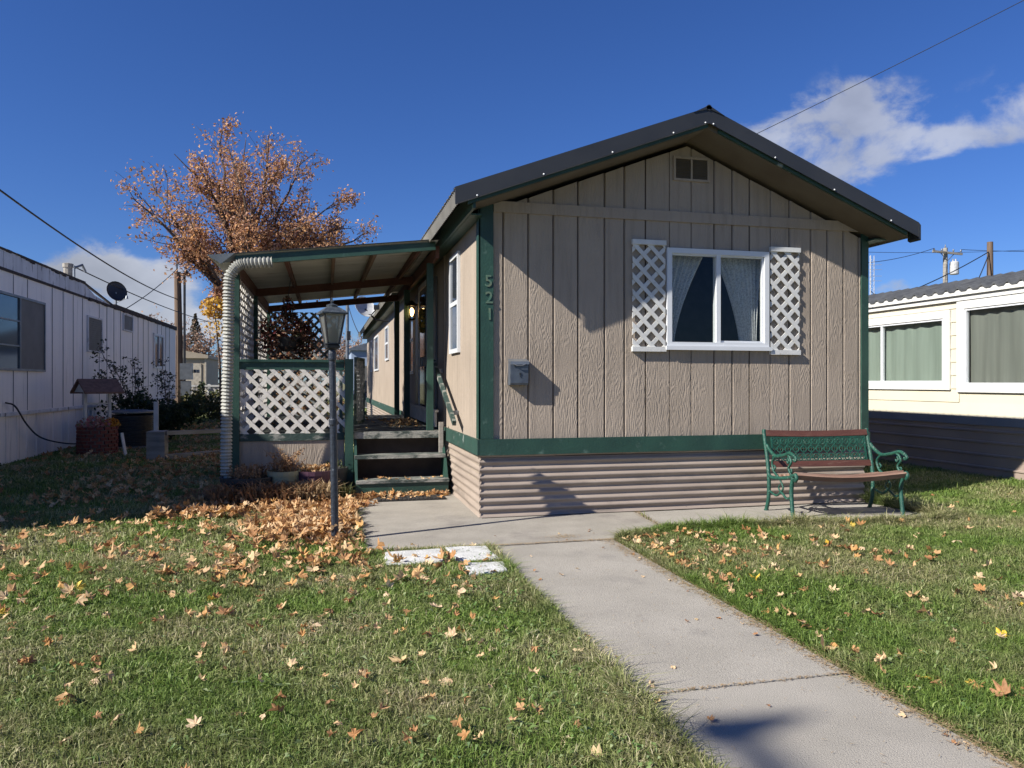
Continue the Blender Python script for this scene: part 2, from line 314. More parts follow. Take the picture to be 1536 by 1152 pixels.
leaf_mat('bush_mid', [(.05,.075,.025),(.10,.11,.04),(.17,.14,.05),(.07,.085,.03)], .25)
leaf_mat('rose_leaves', [(.05,.065,.04),(.09,.10,.06),(.04,.045,.03)], .25)
leaf_mat('dead_plant', [(.26,.14,.07),(.36,.21,.11),(.18,.10,.055),(.42,.28,.15)], .2)
leaf_mat('dry_straw', [(.42,.30,.17),(.52,.38,.22),(.3,.2,.11),(.46,.35,.2)], .2)
leaf_mat('petunia', [(.10,.02,.022),(.05,.03,.02),(.16,.02,.03),(.12,.07,.04),(.03,.035,.015),(.30,.16,.11),(.22,.13,.07)], .25)
leaf_mat('pink_flowers', [(.55,.2,.22),(.6,.34,.3),(.3,.3,.14),(.66,.3,.26),(.45,.12,.14)], .2)
leaf_mat('orange_flowers', [(.7,.32,.04),(.6,.22,.03),(.72,.42,.06)], .2)
leaf_mat('wreath', [(.5,.3,.05),(.4,.25,.05),(.12,.14,.04)], .1)
def lace():
    m, nt, N, L = nmat('lace'); out = N('ShaderNodeOutputMaterial')
    d = N('ShaderNodeBsdfDiffuse'); d.inputs[0].default_value=(.78,.78,.78,1); t = N('ShaderNodeBsdfTransparent')
    tl = N('ShaderNodeBsdfTranslucent'); tl.inputs[0].default_value=(.75,.75,.75,1)
    ma = N('ShaderNodeMixShader'); ma.inputs[0].default_value=.3; L(d.outputs[0], ma.inputs[1]); L(tl.outputs[0], ma.inputs[2])
    tc = N('ShaderNodeTexCoord'); v = N('ShaderNodeTexVoronoi'); v.inputs['Scale'].default_value=55; L(tc.outputs['Object'], v.inputs[0])
    mr = N('ShaderNodeMapRange'); mr.inputs[1].default_value=.2; mr.inputs[2].default_value=.6; mr.inputs[3].default_value=.62; mr.inputs[4].default_value=.95; L(v.outputs[0], mr.inputs[0])
    mx = N('ShaderNodeMixShader'); L(mr.outputs[0], mx.inputs[0]); L(t.outputs[0], mx.inputs[1]); L(ma.outputs[0], mx.inputs[2]); L(mx.outputs[0], out.inputs[0])
lace()
def bulb():
    m, nt, N, L = nmat('bulb'); out = N('ShaderNodeOutputMaterial'); e = N('ShaderNodeEmission'); e.inputs[0].default_value=(1,.55,.2,1); e.inputs[1].default_value=9; L(e.outputs[0], out.inputs[0])
bulb()
def grass_mats():
    m, nt, N, L = nmat('grass_blades'); out = N('ShaderNodeOutputMaterial')
    at = N('ShaderNodeAttribute'); at.attribute_name='rnd'
    tc = N('ShaderNodeTexCoord')
    n1 = N('ShaderNodeTexNoise'); n1.inputs['Scale'].default_value=.9; n1.inputs['Detail'].default_value=6; n1.inputs['Roughness'].default_value=.62; L(tc.outputs['Object'], n1.inputs[0])
    r1 = N('ShaderNodeMapRange'); r1.inputs[1].default_value=.42; r1.inputs[2].default_value=.60; L(n1.outputs[0], r1.inputs[0])
    def ramp(cols):
        cr = N('ShaderNodeValToRGB'); L(at.outputs['Fac'], cr.inputs[0]); els = cr.color_ramp.elements
        while len(els) < len(cols): els.new(.5)
        for i, c in enumerate(cols): els[i].position = i/(len(cols)-1); els[i].color=(*c,1)
        return cr.outputs[0]
    ca = ramp([(.07,.12,.022),(.12,.195,.035),(.175,.26,.05),(.26,.335,.09),(.48,.44,.25)])
    cb = ramp([(.12,.145,.045),(.21,.225,.08),(.33,.31,.15),(.50,.43,.27),(.64,.55,.38)])
    mx = N('ShaderNodeMix'); mx.data_type='RGBA'; L(r1.outputs[0], mx.inputs[0]); L(ca, mx.inputs[6]); L(cb, mx.inputs[7])
    d = N('ShaderNodeBsdfPrincipled'); d.inputs['Roughness'].default_value=.55; d.inputs['Specular IOR Level'].default_value=.35; L(mx.outputs[2], d.inputs['Base Color'])
    t = N('ShaderNodeBsdfTranslucent'); L(mx.outputs[2], t.inputs[0])
    ms = N('ShaderNodeMixShader'); ms.inputs[0].default_value=.3; L(d.outputs[0], ms.inputs[1]); L(t.outputs[0], ms.inputs[2]); L(ms.outputs[0], out.inputs[0])
grass_mats()
pm('ground', (.10,.11,.04), (.16,.145,.065), sc=1.2, det=10, rough=1, bump=1, bsc=40, dirt=(.13,.11,.055), dsc=6, dlo=.5, dhi=.65)

# ------------------------------------------------------------------ camera, light, world
F = 1130.; YAW = math.atan2(278, F); H = 1.36
cd = bpy.data.cameras.new('camera'); cam = bpy.data.objects.new('camera', cd); COL.objects.link(cam)
cd.sensor_width = 36; cd.lens = 36*F/1536; cd.shift_y = -3/1536; cd.clip_end = 3000; cd.clip_start = .05
cam.location = (0,0,H); cam.rotation_euler = (PI/2, 0, -YAW); SC.camera = cam
SAZ = math.radians(18); SEL = math.radians(36)
sd = Vector((math.cos(SAZ)*math.cos(SEL), math.sin(SAZ)*math.cos(SEL), -math.sin(SEL)))
sl = bpy.data.lights.new('sun', 'SUN'); sl.energy = 5.0; sl.angle = math.radians(.53); sl.color = (1,.955,.88)
so = bpy.data.objects.new('sun', sl); COL.objects.link(so); so.rotation_euler = sd.to_track_quat('-Z','Y').to_euler(); so.location = (-10,-5,12)
W = bpy.data.worlds.new('World'); SC.world = W; W.use_nodes = True
def world():
    nt = W.node_tree; nt.nodes.clear(); N = nt.nodes.new; L = nt.links.new
    def mth(op, a, b=None, c=None):
        n = N('ShaderNodeMath'); n.operation = op
        for i, x in enumerate((a,b,c)):
            if x is None: continue
            if isinstance(x, (int,float)): n.inputs[i].default_value = x
            else: L(x, n.inputs[i])
        return n.outputs[0]
    out = N('ShaderNodeOutputWorld'); bg = N('ShaderNodeBackground'); bg.inputs[1].default_value=.053; L(bg.outputs[0], out.inputs[0])
    sky = N('ShaderNodeTexSky'); sky.sky_type='NISHITA'; sky.sun_disc=False; sky.sun_elevation=SEL; sky.sun_rotation=math.radians(252); sky.air_density=1.1; sky.dust_density=.15; sky.ozone_density=2.2; sky.altitude=800
    hs = N('ShaderNodeHueSaturation'); hs.inputs['Saturation'].default_value=1.12; hs.inputs['Value'].default_value=1.0; L(sky.outputs[0], hs.inputs['Color'])
    mt = N('ShaderNodeMix'); mt.data_type='RGBA'; mt.blend_type='MULTIPLY'; mt.inputs[0].default_value=1; L(hs.outputs[0], mt.inputs[6]); mt.inputs[7].default_value=(.49,.70,1.20,1)
    tc = N('ShaderNodeTexCoord'); sx = N('ShaderNodeSeparateXYZ'); L(tc.outputs['Generated'], sx.inputs[0])
    az = mth('ARCTAN2', sx.outputs[0], sx.outputs[1]); el = mth('ARCSINE', sx.outputs[2])
    cv = N('ShaderNodeCombineXYZ'); L(az, cv.inputs[0]); L(mth('MULTIPLY', el, 1.5), cv.inputs[1])
    n1 = N('ShaderNodeTexNoise'); n1.inputs['Scale'].default_value=9; n1.inputs['Detail'].default_value=11; n1.inputs['Roughness'].default_value=.6; n1.inputs['Distortion'].default_value=.25; L(cv.outputs[0], n1.inputs[0])
    def blob(a0, e0, ra, re, amp):
        x = mth('DIVIDE', mth('SUBTRACT', az, a0), ra); y = mth('DIVIDE', mth('SUBTRACT', el, e0), re)
        r2 = mth('ADD', mth('MULTIPLY', x, x), mth('MULTIPLY', y, y))
        return mth('MULTIPLY', mth('POWER', 2.718, mth('MULTIPLY', r2, -1)), amp)
    def dirpx(u, v):
        a = (u-768)/F; b = (573-v)/F; c, s = math.cos(YAW), math.sin(YAW)
        x = c*a+s; y = -s*a+c; return math.atan2(x,y), math.atan2(b, math.hypot(x,y))
    tot = None
    for u, v, du, dv, amp in ((190,400,70,30,1.05),(250,428,58,26,.85),(110,410,55,11,.8),(300,485,80,30,.9),(1165,215,75,36,.82),(1240,190,90,45,.62),(1310,190,80,50,.60),(1290,130,30,26,.5),(1380,222,55,24,.88),(1440,212,65,20,.66),(1250,255,60,26,.6),(1545,165,50,48,.72),(1340,428,30,12,.85),(100,470,120,30,.8),(560,520,60,30,.6)):
        a0, e0 = dirpx(u, v); q = blob(a0, e0, du/F, dv/F, amp); tot = q if tot is None else mth('ADD', tot, q)
    tot = mth('MINIMUM', tot, 1.1)
    s = mth('ADD', mth('MULTIPLY_ADD', n1.outputs[0], 2.2, -.60), mth('MULTIPLY', tot, .62))
    mr = N('ShaderNodeMapRange'); mr.interpolation_type='SMOOTHSTEP'; mr.inputs[1].default_value=.70; mr.inputs[2].default_value=1.13; L(s, mr.inputs[0])
    # lit tops, grey bases: noise sampled a little toward the sun
    cv2 = N('ShaderNodeVectorMath'); cv2.operation='ADD'; L(cv.outputs[0], cv2.inputs[0]); cv2.inputs[1].default_value=(-.03,.05,0)
    n2 = N('ShaderNodeTexNoise'); n2.inputs['Scale'].default_value=7.5; n2.inputs['Detail'].default_value=5; L(cv2.outputs[0], n2.inputs[0])
    sh = N('ShaderNodeMapRange'); sh.inputs[1].default_value=.35; sh.inputs[2].default_value=.65; sh.inputs[3].default_value=1.0; sh.inputs[4].default_value=.62; L(n2.outputs[0], sh.inputs[0])
    cc = N('ShaderNodeVectorMath'); cc.operation='SCALE'; cc.inputs[0].default_value=(7.0,7.3,8.1); L(sh.outputs[0], cc.inputs['Scale'])
    gt = N('ShaderNodeMapRange'); gt.interpolation_type='SMOOTHSTEP'; gt.inputs[1].default_value=.04; gt.inputs[2].default_value=.4; L(tot, gt.inputs[0])
    mf = mth('MULTIPLY', mth('MULTIPLY', mr.outputs[0], gt.outputs[0]), mth('SUBTRACT', .86, mth('MULTIPLY', mth('GREATER_THAN', az, .1), .16)))
    mx = N('ShaderNodeMix'); mx.data_type='RGBA'; L(mf, mx.inputs[0]); L(mt.outputs[2], mx.inputs[6]); L(cc.outputs[0], mx.inputs[7])
    L(mx.outputs[2], bg.inputs[0])
world()
vs = SC.view_settings; vs.view_transform='Standard'; vs.look='None'; vs.gamma=1; vs.exposure=.8; vs.use_curve_mapping=False

# ------------------------------------------------------------------ ground, path, slabs
g = MB()
def gz(x, y): return 0.0
xs = [-400,-60,-20]+[x*.5 for x in range(-24,25)]+[20,60,400]; ys = [-60,-10]+[y*.5 for y in range(-4,60)]+[60,150,700]
g.grid(lambda a,b: (xs[round(a*(len(xs)-1))], ys[round(b*(len(ys)-1))], -.012), len(xs)-1, len(ys)-1)
struct(g, 'ground', 'ground')
def slab(poly, z0, z1): return MB().prism([(x,y,z0) for x,y in poly], (0,0,z1-z0))
PATHP = [(1.31,-3),(2.36,-3),(2.36,3.034),(1.31,3.034)]
PATHQ = [(1.31,3.041),(2.36,3.041),(2.40,6.10),(1.33,6.06)]
SLAB = [(.30,6.12),(1.33,6.075),(2.42,6.115),(2.72,6.22),(3.02,6.37),(3.12,7.33),(1.50,7.33),(1.50,9.02),(.30,9.02)]
PAD = [(3.04,6.385),(4.2,6.27),(5.72,6.17),(6.0,6.30),(5.9,7.34),(3.14,7.33)]
struct(slab(PATHP,-.1,.0), 'path', 'concrete'); struct(slab(PATHQ,-.1,.003), 'path', 'concrete')
struct(slab(SLAB,-.1,.006), 'entrance_slab', 'concrete2'); struct(slab(PAD,-.1,.002), 'bench_slab', 'concrete')
jt = MB(); jt.box(1.31,2.37,3.0,3.07,-.09,-.008); jt.prism([(1.3,6.0,-.09),(2.45,6.05,-.09),(3.2,7.35,-.09),(3.05,7.3,-.09),(2.3,6.2,-.09),(1.3,6.15,-.09)], (0,0,.082))
struct(jt, 'joint_filler', 'joint')
def inpoly(P, x, y):
    c = np.zeros(x.shape, bool); n = len(P)
    for i in range(n):
        x0,y0 = P[i-1]; x1,y1 = P[i]
        if y0 == y1: continue
        t = ((y0 > y) != (y1 > y)) & (x < (x1-x0)*(y-y0)/(y1-y0)+x0); c ^= t
    return c
STONES = [[(.42,5.56),(.85,5.55),(.88,5.98),(.44,5.95)], [(.95,5.56),(1.27,5.54),(1.25,5.99),(.93,6.01)], [(.96,5.13),(1.24,5.17),(1.27,5.43),(.97,5.45)]]
for P, lb in zip(STONES, ('white square paving stone nearest the lamp post','white paving stone between another paver and the path, at the slab edge','smallest white paver, half sunk in grass, nearest the camera')):
    cx = sum(p[0] for p in P)/4; cy = sum(p[1] for p in P)/4
    # worn outline with a bevelled top
    ring = []
    for i in range(4):
        a, b = P[i], P[(i+1)%4]
        for k in range(5):
            t = k/5; ring.append((a[0]+(b[0]-a[0])*t+random.uniform(-.007,.007), a[1]+(b[1]-a[1])*t+random.uniform(-.007,.007)))
    n = len(ring); mb = MB()
    V = [(x,y,-.03) for x,y in ring]+[(x,y,.024) for x,y in ring]+[(cx+(x-cx)*.97,cy+(y-cy)*.97,.034) for x,y in ring]
    Fc = [tuple(range(2*n,3*n))]+[(k,(k+1)%n,n+(k+1)%n,n+k) for k in range(n)]+[(n+k,n+(k+1)%n,2*n+(k+1)%n,2*n+k) for k in range(n)]
    mb.add(V,Fc); tag(mb.build('paving_stone','paver'), lb, 'paver', 'white pavers beside the path')

# ------------------------------------------------------------------ main house
HX0, HX1, HY0, HY1 = 1.48, 5.94, 7.36, 29.0
RX, RZ, RY = 3.735, 4.115, 6.90          # ridge top, rake front
EL, ER = 1.155, 6.24; EZL, EZR = 3.155, 3.085
WT = 3.09
house = thing('mobile_home', (HX0,HY0,0), 'tan mobile home with green trim, gabled front and dark metal roof', 'mobile home')
def roofz(x, dz=0):
    return (EZL+(RZ-EZL)*(x-EL)/(RX-EL) if x <= RX else RZ+(EZR-RZ)*(x-RX)/(ER-RX)) + dz
# front siding
WX0, WX1, WZ0, WZ1 = 3.49, 4.70, 1.76, 2.76
gx = [HX0,1.72,1.98,2.245,2.51,2.80,3.02,3.26,3.53,3.78,4.055,4.27,4.48,4.73,4.97,5.24,5.45,5.66,5.86,HX1]
gx = [round(x,3) for x in gx]
fw = MB()
def board(mb, x0, x1, z0, hi0, hi1, y=HY0, c=.009, t=.016):
    # front face chamfered in x
    P = [(x0+c,y,z0),(x1-c,y,z0),(x1-c,y,hi1),(x0+c,y,hi0),(x0,y+t,z0),(x1,y+t,z0),(x1,y+t,hi1),(x0,y+t,hi0)]
    mb.add(P, [(0,1,2,3),(0,3,7,4),(1,5,6,2),(3,2,6,7),(0,4,5,1)])
for a, b in zip(gx[:-1], gx[1:]):
    a += .005; b -= .004
    cuts = [a] + [x for x in (WX0,WX1,RX) if a < x < b] + [b]
    for p, q in zip(cuts[:-1], cuts[1:]):
        cl = .006
        h0, h1 = roofz(p,-.24), roofz(q,-.24)
        if p >= WX0-.001 and q <= WX1+.001:
            board(fw, p, q, .62, WZ0, WZ0, c=.008 if len(cuts)==2 else 0); board(fw, p, q, WZ1, h0, h1, c=.008 if len(cuts)==2 else 0)
        else: board(fw, p, q, .62, h0, h1, c=.008 if len(cuts)==2 else 0)
fwo = fw.build('front_siding', 'siding', house)
bk = MB()
for (x0,x1,z0,z1) in ((HX0+.01,WX0,.6,3.0),(WX1,HX1-.01,.6,3.0),(WX0,WX1,.6,WZ0),(WX0,WX1,WZ1,3.0)): bk.box(x0,x1,HY0+.018,HY0+.09,z0,z1)
bk.prism([(HX0+.02,HY0+.018,3.0),(HX1-.02,HY0+.018,3.0),(HX1-.02,HY0+.018,roofz(HX1,-.26)),(RX,HY0+.018,RZ-.26),(HX0+.02,HY0+.018,roofz(HX0,-.26))], (0,.06,0))
bk.build('wall_core', 'groove', house)
# side siding (left, sunlit) and right, back walls
sw = MB(); y = HY0+.1; k = 0
while y < HY1:
    d = .405 if k % 3 else .41; y2 = min(y+d, HY1)
    sw.box(HX0+.004, HX0+.02, y+.002, y2-.002, .58, WT); y = y2; k += 1
sw.build('side_siding', 'siding', house)
MB().box(HX0+.012,HX0+.1,HY0+.1,HY1,.3,WT).box(HX1-.1,HX1,HY0+.1,HY1,0,WT).box(HX0+.1,HX1-.1,HY1-.1,HY1,0,WT).build('wall', 'siding', house)
# a seam post on the side wall beyond the window
MB().box(HX0-.012,HX0+.003,9.62,9.70,.8,WT).build('batten','siding',house)
# trim boards
tb = MB(); tb.box(1.62,HX1-.05,HY0-.02,HY0-.001,3.06,3.17); tb.build('gable_trim_board','siding',house)
# narrow rake frieze just under the soffit on the right
MB().box(HX0-.012,1.615,HY0-.022,HY0-.001,.793,3.14).box(HX0-.018,HX0+.002,HY0-.022,HY0+.09,.793,3.10).build('corner_board','green_trim',house)
MB().box(5.885,5.975,HY0-.022,HY0-.001,.70,3.10).box(HX1+.001,HX1+.035,HY0-.001,HY0+.09,.70,3.08).build('corner_board','green_trim',house)
MB().box(HX0-.02,HX1+.04,HY0-.04,HY0-.0225,.63,.79).build('belt_board','green_trim',house)
MB().box(HX0-.032,HX0-.0205,HY0-.043,HY0+.1,.632,.785).box(HX0-.0325,HX0-.0005,HY0+.1,9.5,.63,.785).box(HX0-.03,HX0-.0005,14.3,HY1,.62,.78).box(HX0-.026,HX0-.0005,9.5,14.3,.62,.78).build('belt_board','green_band',house)
# corrugated skirting
def corr_x(mb, x0, x1, y, z0, z1, n, amp, dx=1, seg=8, axis='x'):
    pts = []
    for i in range(n*seg+1):
        t = i/(n*seg); z = z0+(z1-z0)*t; o = amp*math.cos(2*PI*n*t); pts.append((o, z))
    m = max(1, int(abs(x1-x0)/.6)); V=[]; Fc=[]
    for j in range(m+1):
        xx = x0+(x1-x0)*j/m
        for i,(o,z) in enumerate(pts):
            w = .0025*math.sin(xx*3.1+z*9)
            V.append((xx, y-o+w, z) if axis=='x' else (y-o+w, xx, z))
    L_ = len(pts)
    for j in range(m):
        for i in range(L_-1): Fc.append((j*L_+i,(j+1)*L_+i,(j+1)*L_+i+1,j*L_+i+1))
    return mb.add(V,Fc)
sk = MB(); corr_x(sk, HX0+.0, HX1, HY0+.008, .008, .64, 8, .0135); sk.build('skirting_front','skirt',house, smooth=True)
sk = MB(); corr_x(sk, HY0, HY1, HX0+.005, .0, .64, 8, .009, axis='y'); sk.build('skirting_side','skirt',house, smooth=True)
MB().box(HX0+.03,HX1,HY0+.03,HY0+.1,0,.62).build('skirting_backing','groove',house)
# roof: corrugated sheets, thick deck, dark rake flashing
def rib(y):   # rib height along y
    t = (y*1/.152) % 1; return .016 if t < .22 else 0.
rf = MB(); ysr = [RY]
y = RY
N_ = int((HY1+.3-RY)/.076); 
V=[];Fc=[]; rows=[]
yy = []
for i in range(N_+1):
    y0 = RY+i*.076
    yy += [(y0,0.),(y0+.055,0.),(y0+.062,.016 if i%2==0 else .006),(y0+.070,.016 if i%2==0 else .006)]
cols_ = [EL, RX, ER]
for (yv,dz) in yy:
    for cx_ in cols_: V.append((cx_, yv, roofz(cx_, dz)))
for i in range(len(yy)-1):
    for j in range(2): Fc.append((i*3+j,i*3+j+1,(i+1)*3+j+1,(i+1)*3+j))
rf.add(V,Fc); roof = rf.build('roof','roof_sheet',house)
dk = MB()
for (a,b) in ((1.36,RX),(RX,6.16)):
    dk.add([(a,RY+.03,roofz(a,-.02)),(b,RY+.03,roofz(b,-.02)),(b,HY1+.2,roofz(b,-.02)),(a,HY1+.2,roofz(a,-.02)),
            (a,RY+.03,roofz(a,-.19)),(b,RY+.03,roofz(b,-.19)),(b,HY1+.2,roofz(b,-.19)),(a,HY1+.2,roofz(a,-.19))],
           [(0,1,2,3),(7,6,5,4),(0,4,5,1),(2,6,7,3),(0,3,7,4),(1,5,6,2)])
dk.build('soffit','soffit',roof)
fz = MB()
fz.box(1.33,1.356,RY+.03,HY1+.2,2.99,3.19); fz.box(1.356,HX0-.002,RY+.30,HY1+.1,2.985,3.0)
fz.build('fascia','green_trim',roof)
fz = MB(); fz.box(6.144,6.17,RY+.03,HY1+.2,2.93,3.12); fz.box(HX1+.002,6.144,RY+.30,HY1+.1,2.95,2.965); fz.build('fascia','green_trim',roof)
def rake(x0, x1, dz0, dz1, y0, y1, name, mat):
    mb = MB(); mb.prism([(x0,y0,roofz(x0,dz0)),(x0,y0,roofz(x0,dz1)),(x1,y0,roofz(x1,dz1)),(x1,y0,roofz(x1,dz0))],(0,y1-y0,0)); return mb
for a, b in ((EL-.0,RX),(RX,ER+.0)):
    fl = rake(a,b,-.145,.012,RY-.012,RY+.0,'','')
    # top leg wrapping over the roof edge
    fl.add([(a,RY-.012,roofz(a,.012)),(b,RY-.012,roofz(b,.012)),(b,RY+.14,roofz(b,.022)),(a,RY+.14,roofz(a,.022))],[(0,1,2,3)])
    # kicked hem along the bottom
    fl.add([(a,RY-.012,roofz(a,-.145)),(b,RY-.012,roofz(b,-.145)),(b,RY-.024,roofz(b,-.158)),(a,RY-.024,roofz(a,-.158))],[(0,1,2,3),(3,2,1,0)])
    fl.build('rake_flashing','roof_dark',roof)
    bd = rake(a+.12,b if b==RX else b-.13,-.185,-.147,RY+.001,RY+.03,'',''); bd.build('rake_board','green_band',roof)
    for t in (.08,.33,.6,.85,.985) if a < 2 else (.02,.3,.58,.86):
        x = a+(b-a)*t; sc_ = MB(); sc_.lathe([(.009,0),(.009,.004),(.004,.009)],(0,0,0),8)
        n = 24
        for i in range(len(sc_.v)-n, len(sc_.v)):
            p = sc_.v[i]; sc_.v[i] = (x+p[0], RY-.014-p[2], roofz(x,-.135)+p[1])
        sc_.build('screw','white_vinyl',roof)
# ridge cap with rolled end
rc = MB(); rc.tube([(RX,RY-.02,RZ+.005),(RX,HY1+.2,RZ+.005)],.03,10); rc.prism([(RX-.17,RY-.02,roofz(RX-.17,.008)),(RX,RY-.02,RZ+.028),(RX+.17,RY-.02,roofz(RX+.17,.008)),(RX,RY-.02,RZ-.01)],(0,HY1-RY+.2,0)); rc.build('ridge_cap','roof_dark',roof)
# end cap where the rake meets the eave (right: folded box end)
MB().prism([(ER-.001,RY-.014,roofz(ER,-.17)),(ER+.03,RY-.014,roofz(ER,-.185)),(ER+.03,RY-.014,roofz(ER,-.02)),(ER-.001,RY-.014,roofz(ER,.013))],(0,.16,0)).build('flashing_end','roof_dark',roof)
ev=MB(); V=[];Fc=[]; n_=int((HY1-RY)/.019)
for i in range(n_+1):
    y=RY+.02+i*.019; o=.006*math.cos(2*PI*i/4); V+=[(EL+.012+o,y,roofz(EL,-.003)),(EL+.035+o,y,roofz(EL,-.125))]
for i in range(n_): Fc.append((i*2,i*2+1,i*2+3,i*2+2))
ev.add(V,Fc).build('eave_strip','roof_sheet',roof,smooth=True)
MB().box(HX1-.1,ER,HY1,HY1+.02,2.9,3.0).build('back_trim','green_trim',roof)
# gable vent
vt = MB(); vt.box(3.57,3.99,HY0-.02,HY0-.001,3.50,3.525).box(3.57,3.99,HY0-.02,HY0-.001,3.735,3.76).box(3.57,3.595,HY0-.02,HY0-.001,3.525,3.735).box(3.965,3.99,HY0-.02,HY0-.001,3.525,3.735).box(3.77,3.79,HY0-.02,HY0-.001,3.525,3.735)
vo = vt.build('gable_vent','siding',house)
lv = MB(); lv.box(3.595,3.965,HY0-.004,HY0-.002,3.525,3.735)
for i in range(12):
    z = 3.53+i*.0175; lv.add([(3.595,HY0-.016,z),(3.965,HY0-.016,z),(3.965,HY0-.004,z+.012),(3.595,HY0-.004,z+.012)],[(0,1,2,3)])
lv.build('louver','soffit',vo)
# front window
def window_front(x0,x1,z0,z1,y,par):
    fr = MB(); b=.055
    fr.box(x0,x1,y-.035,y+.06,z1-b,z1).box(x0,x1,y-.035,y+.06,z0,z0+b).box(x0,x0+b,y-.035,y+.06,z0+b,z1-b).box(x1-b,x1,y-.035,y+.06,z0+b,z1-b)
    xm=(x0+x1)/2; fr.box(xm-.028,xm+.022,y-.026,y+.05,z0+b,z1-b)
    fr.box(x0+b,xm-.028,y-.015,y+.03,z1-b-.018,z1-b).box(xm+.022,x1-b,y-.01,y+.03,z1-b-.018,z1-b).box(xm+.022,x1-b,y-.01,y+.03,z0+b,z0+b+.02).box(x1-b-.018,x1-b,y-.01,y+.03,z0+b+.02,z1-b-.018)
    w = fr.build('window_frame','white_vinyl',par)
    MB().box(x0-.02,x1+.02,y-.06,y-.0355,z0-.03,z0+.012).box(x0-.02,x1+.02,y-.0352,y-.001,z0-.03,z0-.001).build('sill','white_vinyl',w)
    qy(y+.005,x0+b,xm-.028,z0+b,z1-b-.018).build('pane','glass',w)
    qy(y+.015,xm+.022,x1-b-.018,z0+b+.02,z1-b-.018).build('pane','glass',w)
    return w
wf = window_front(WX0,WX1,WZ0-.03,WZ1+.02,HY0,house)
# room behind, sheer curtains tied to each side
rm = MB(); x0,x1,z0,z1 = WX0-.3,WX1+.3,WZ0-.4,WZ1+.15
rm.add([(x0,HY0+.095,z0),(x1,HY0+.095,z0),(x1,HY0+1.6,z0),(x0,HY0+1.6,z0),(x0,HY0+.095,z1),(x1,HY0+.095,z1),(x1,HY0+1.6,z1),(x0,HY0+1.6,z1)],[(0,1,2,3),(4,7,6,5),(2,6,7,3),(0,3,7,4),(1,5,6,2)])
rm.build('room','interior',house)
def curtain(x0t,x1t,x0b,x1b,nf,seed):
    r = random.Random(seed); ph = r.random()*6
    def fn(a,b):
        e = b**1.5; xa = x0b+(x0t-x0b)*e; xb = x1b+(x1t-x1b)*e
        return (xa+(xb-xa)*a, HY0+.14+.018*math.sin(a*nf*2*PI+ph+math.sin(a*9)*.8)*(1.1-.3*b), WZ0-.02+(WZ1-WZ0+.02)*b)
    return MB().grid(fn, 90, 16)
curtain(WX0+.05,4.02,WX0-.02,WX0+.16,7,1).build('curtain','lace',wf,smooth=True)
curtain(4.12,WX1+.02,4.44,WX1-.06,9,2).build('curtain','lace',wf,smooth=True)
# lattice shutters
for (a,b,z0,z1) in ((3.095,3.475,1.68,2.85),(4.715,5.085,1.66,2.84)):
    l_ = lattice(b-a-.01,z1-z0-.10,.172,.042,.010,lambda u,v,a=a,z0=z0: Vector((a+.005+u,HY0-.012,z0+.05+v)),(0,-1,0),ph=.02)
    sho = l_.build('shutter','white_paint',house)
    MB().box(a,b,HY0-.045,HY0-.004,z1-.05,z1).build('shutter_rail','white_paint',sho); MB().box(a,b,HY0-.045,HY0-.004,z0,z0+.05).build('shutter_rail','white_paint',sho)
# side windows
def side_window(y0,y1,z0,z1,par,rail=True,mat='dark_pane'):
    X=HX0; fr=MB(); b=.05
    fr.box(X-.03,X+.003,y0,y1,z1-b,z1).box(X-.03,X+.003,y0,y1,z0,z0+b).box(X-.03,X+.003,y0,y0+b,z0+b,z1-b).box(X-.03,X+.003,y1-b,y1,z0+b,z1-b)
    if rail: fr.box(X-.022,X+.003,y0+b,y1-b,(z0+z1)/2-.02,(z0+z1)/2+.03)
    w=fr.build('window_frame','white_vinyl',par); MB().box(X-.012,X-.004,y0+b,y1-b,z0+b,z1-b).build('pane',mat,w)
side_window(8.5,9.12,1.70,2.86,house); side_window(18.6,19.6,1.9,2.75,house); side_window(22.3,24.2,1.7,2.75,house,False); side_window(25.4,26.0,1.7,2.75,house); side_window(13.05,13.75,1.5,2.7,house)
# entry door: frame, storm door with glass panes, dark shutters beside
dr = MB(); dr.box(HX0-.05,HX0-.0,11.05,11.13,.79,2.88).box(HX0-.05,HX0,12.05,12.13,.79,2.88).box(HX0-.05,HX0,11.05,12.13,2.80,2.88)
do = dr.build('door_frame','white_paint',house)
d2 = MB(); d2.box(HX0-.035,HX0-.001,11.13,12.05,.80,2.80)
do2 = d2.build('door','door_grey',do); MB().box(HX0-.045,HX0-.036,11.25,11.93,1.75,2.7).box(HX0-.045,HX0-.036,11.25,11.93,.95,1.6).build('pane','dark_pane',do2)
MB().tube([(HX0-.036,11.2,1.7),(HX0-.1,11.2,1.7),(HX0-.1,11.2,1.55),(HX0-.036,11.2,1.55)],.01).build('handle','metal_grey',do2)
MB().box(HX0-.03,HX0-.001,12.35,12.7,.9,2.8).build('door_shutter','dark_metal',house)
MB().box(HX0-.03,HX0-.001,10.3,10.72,.95,2.82).build('door_shutter','door_grey',house)
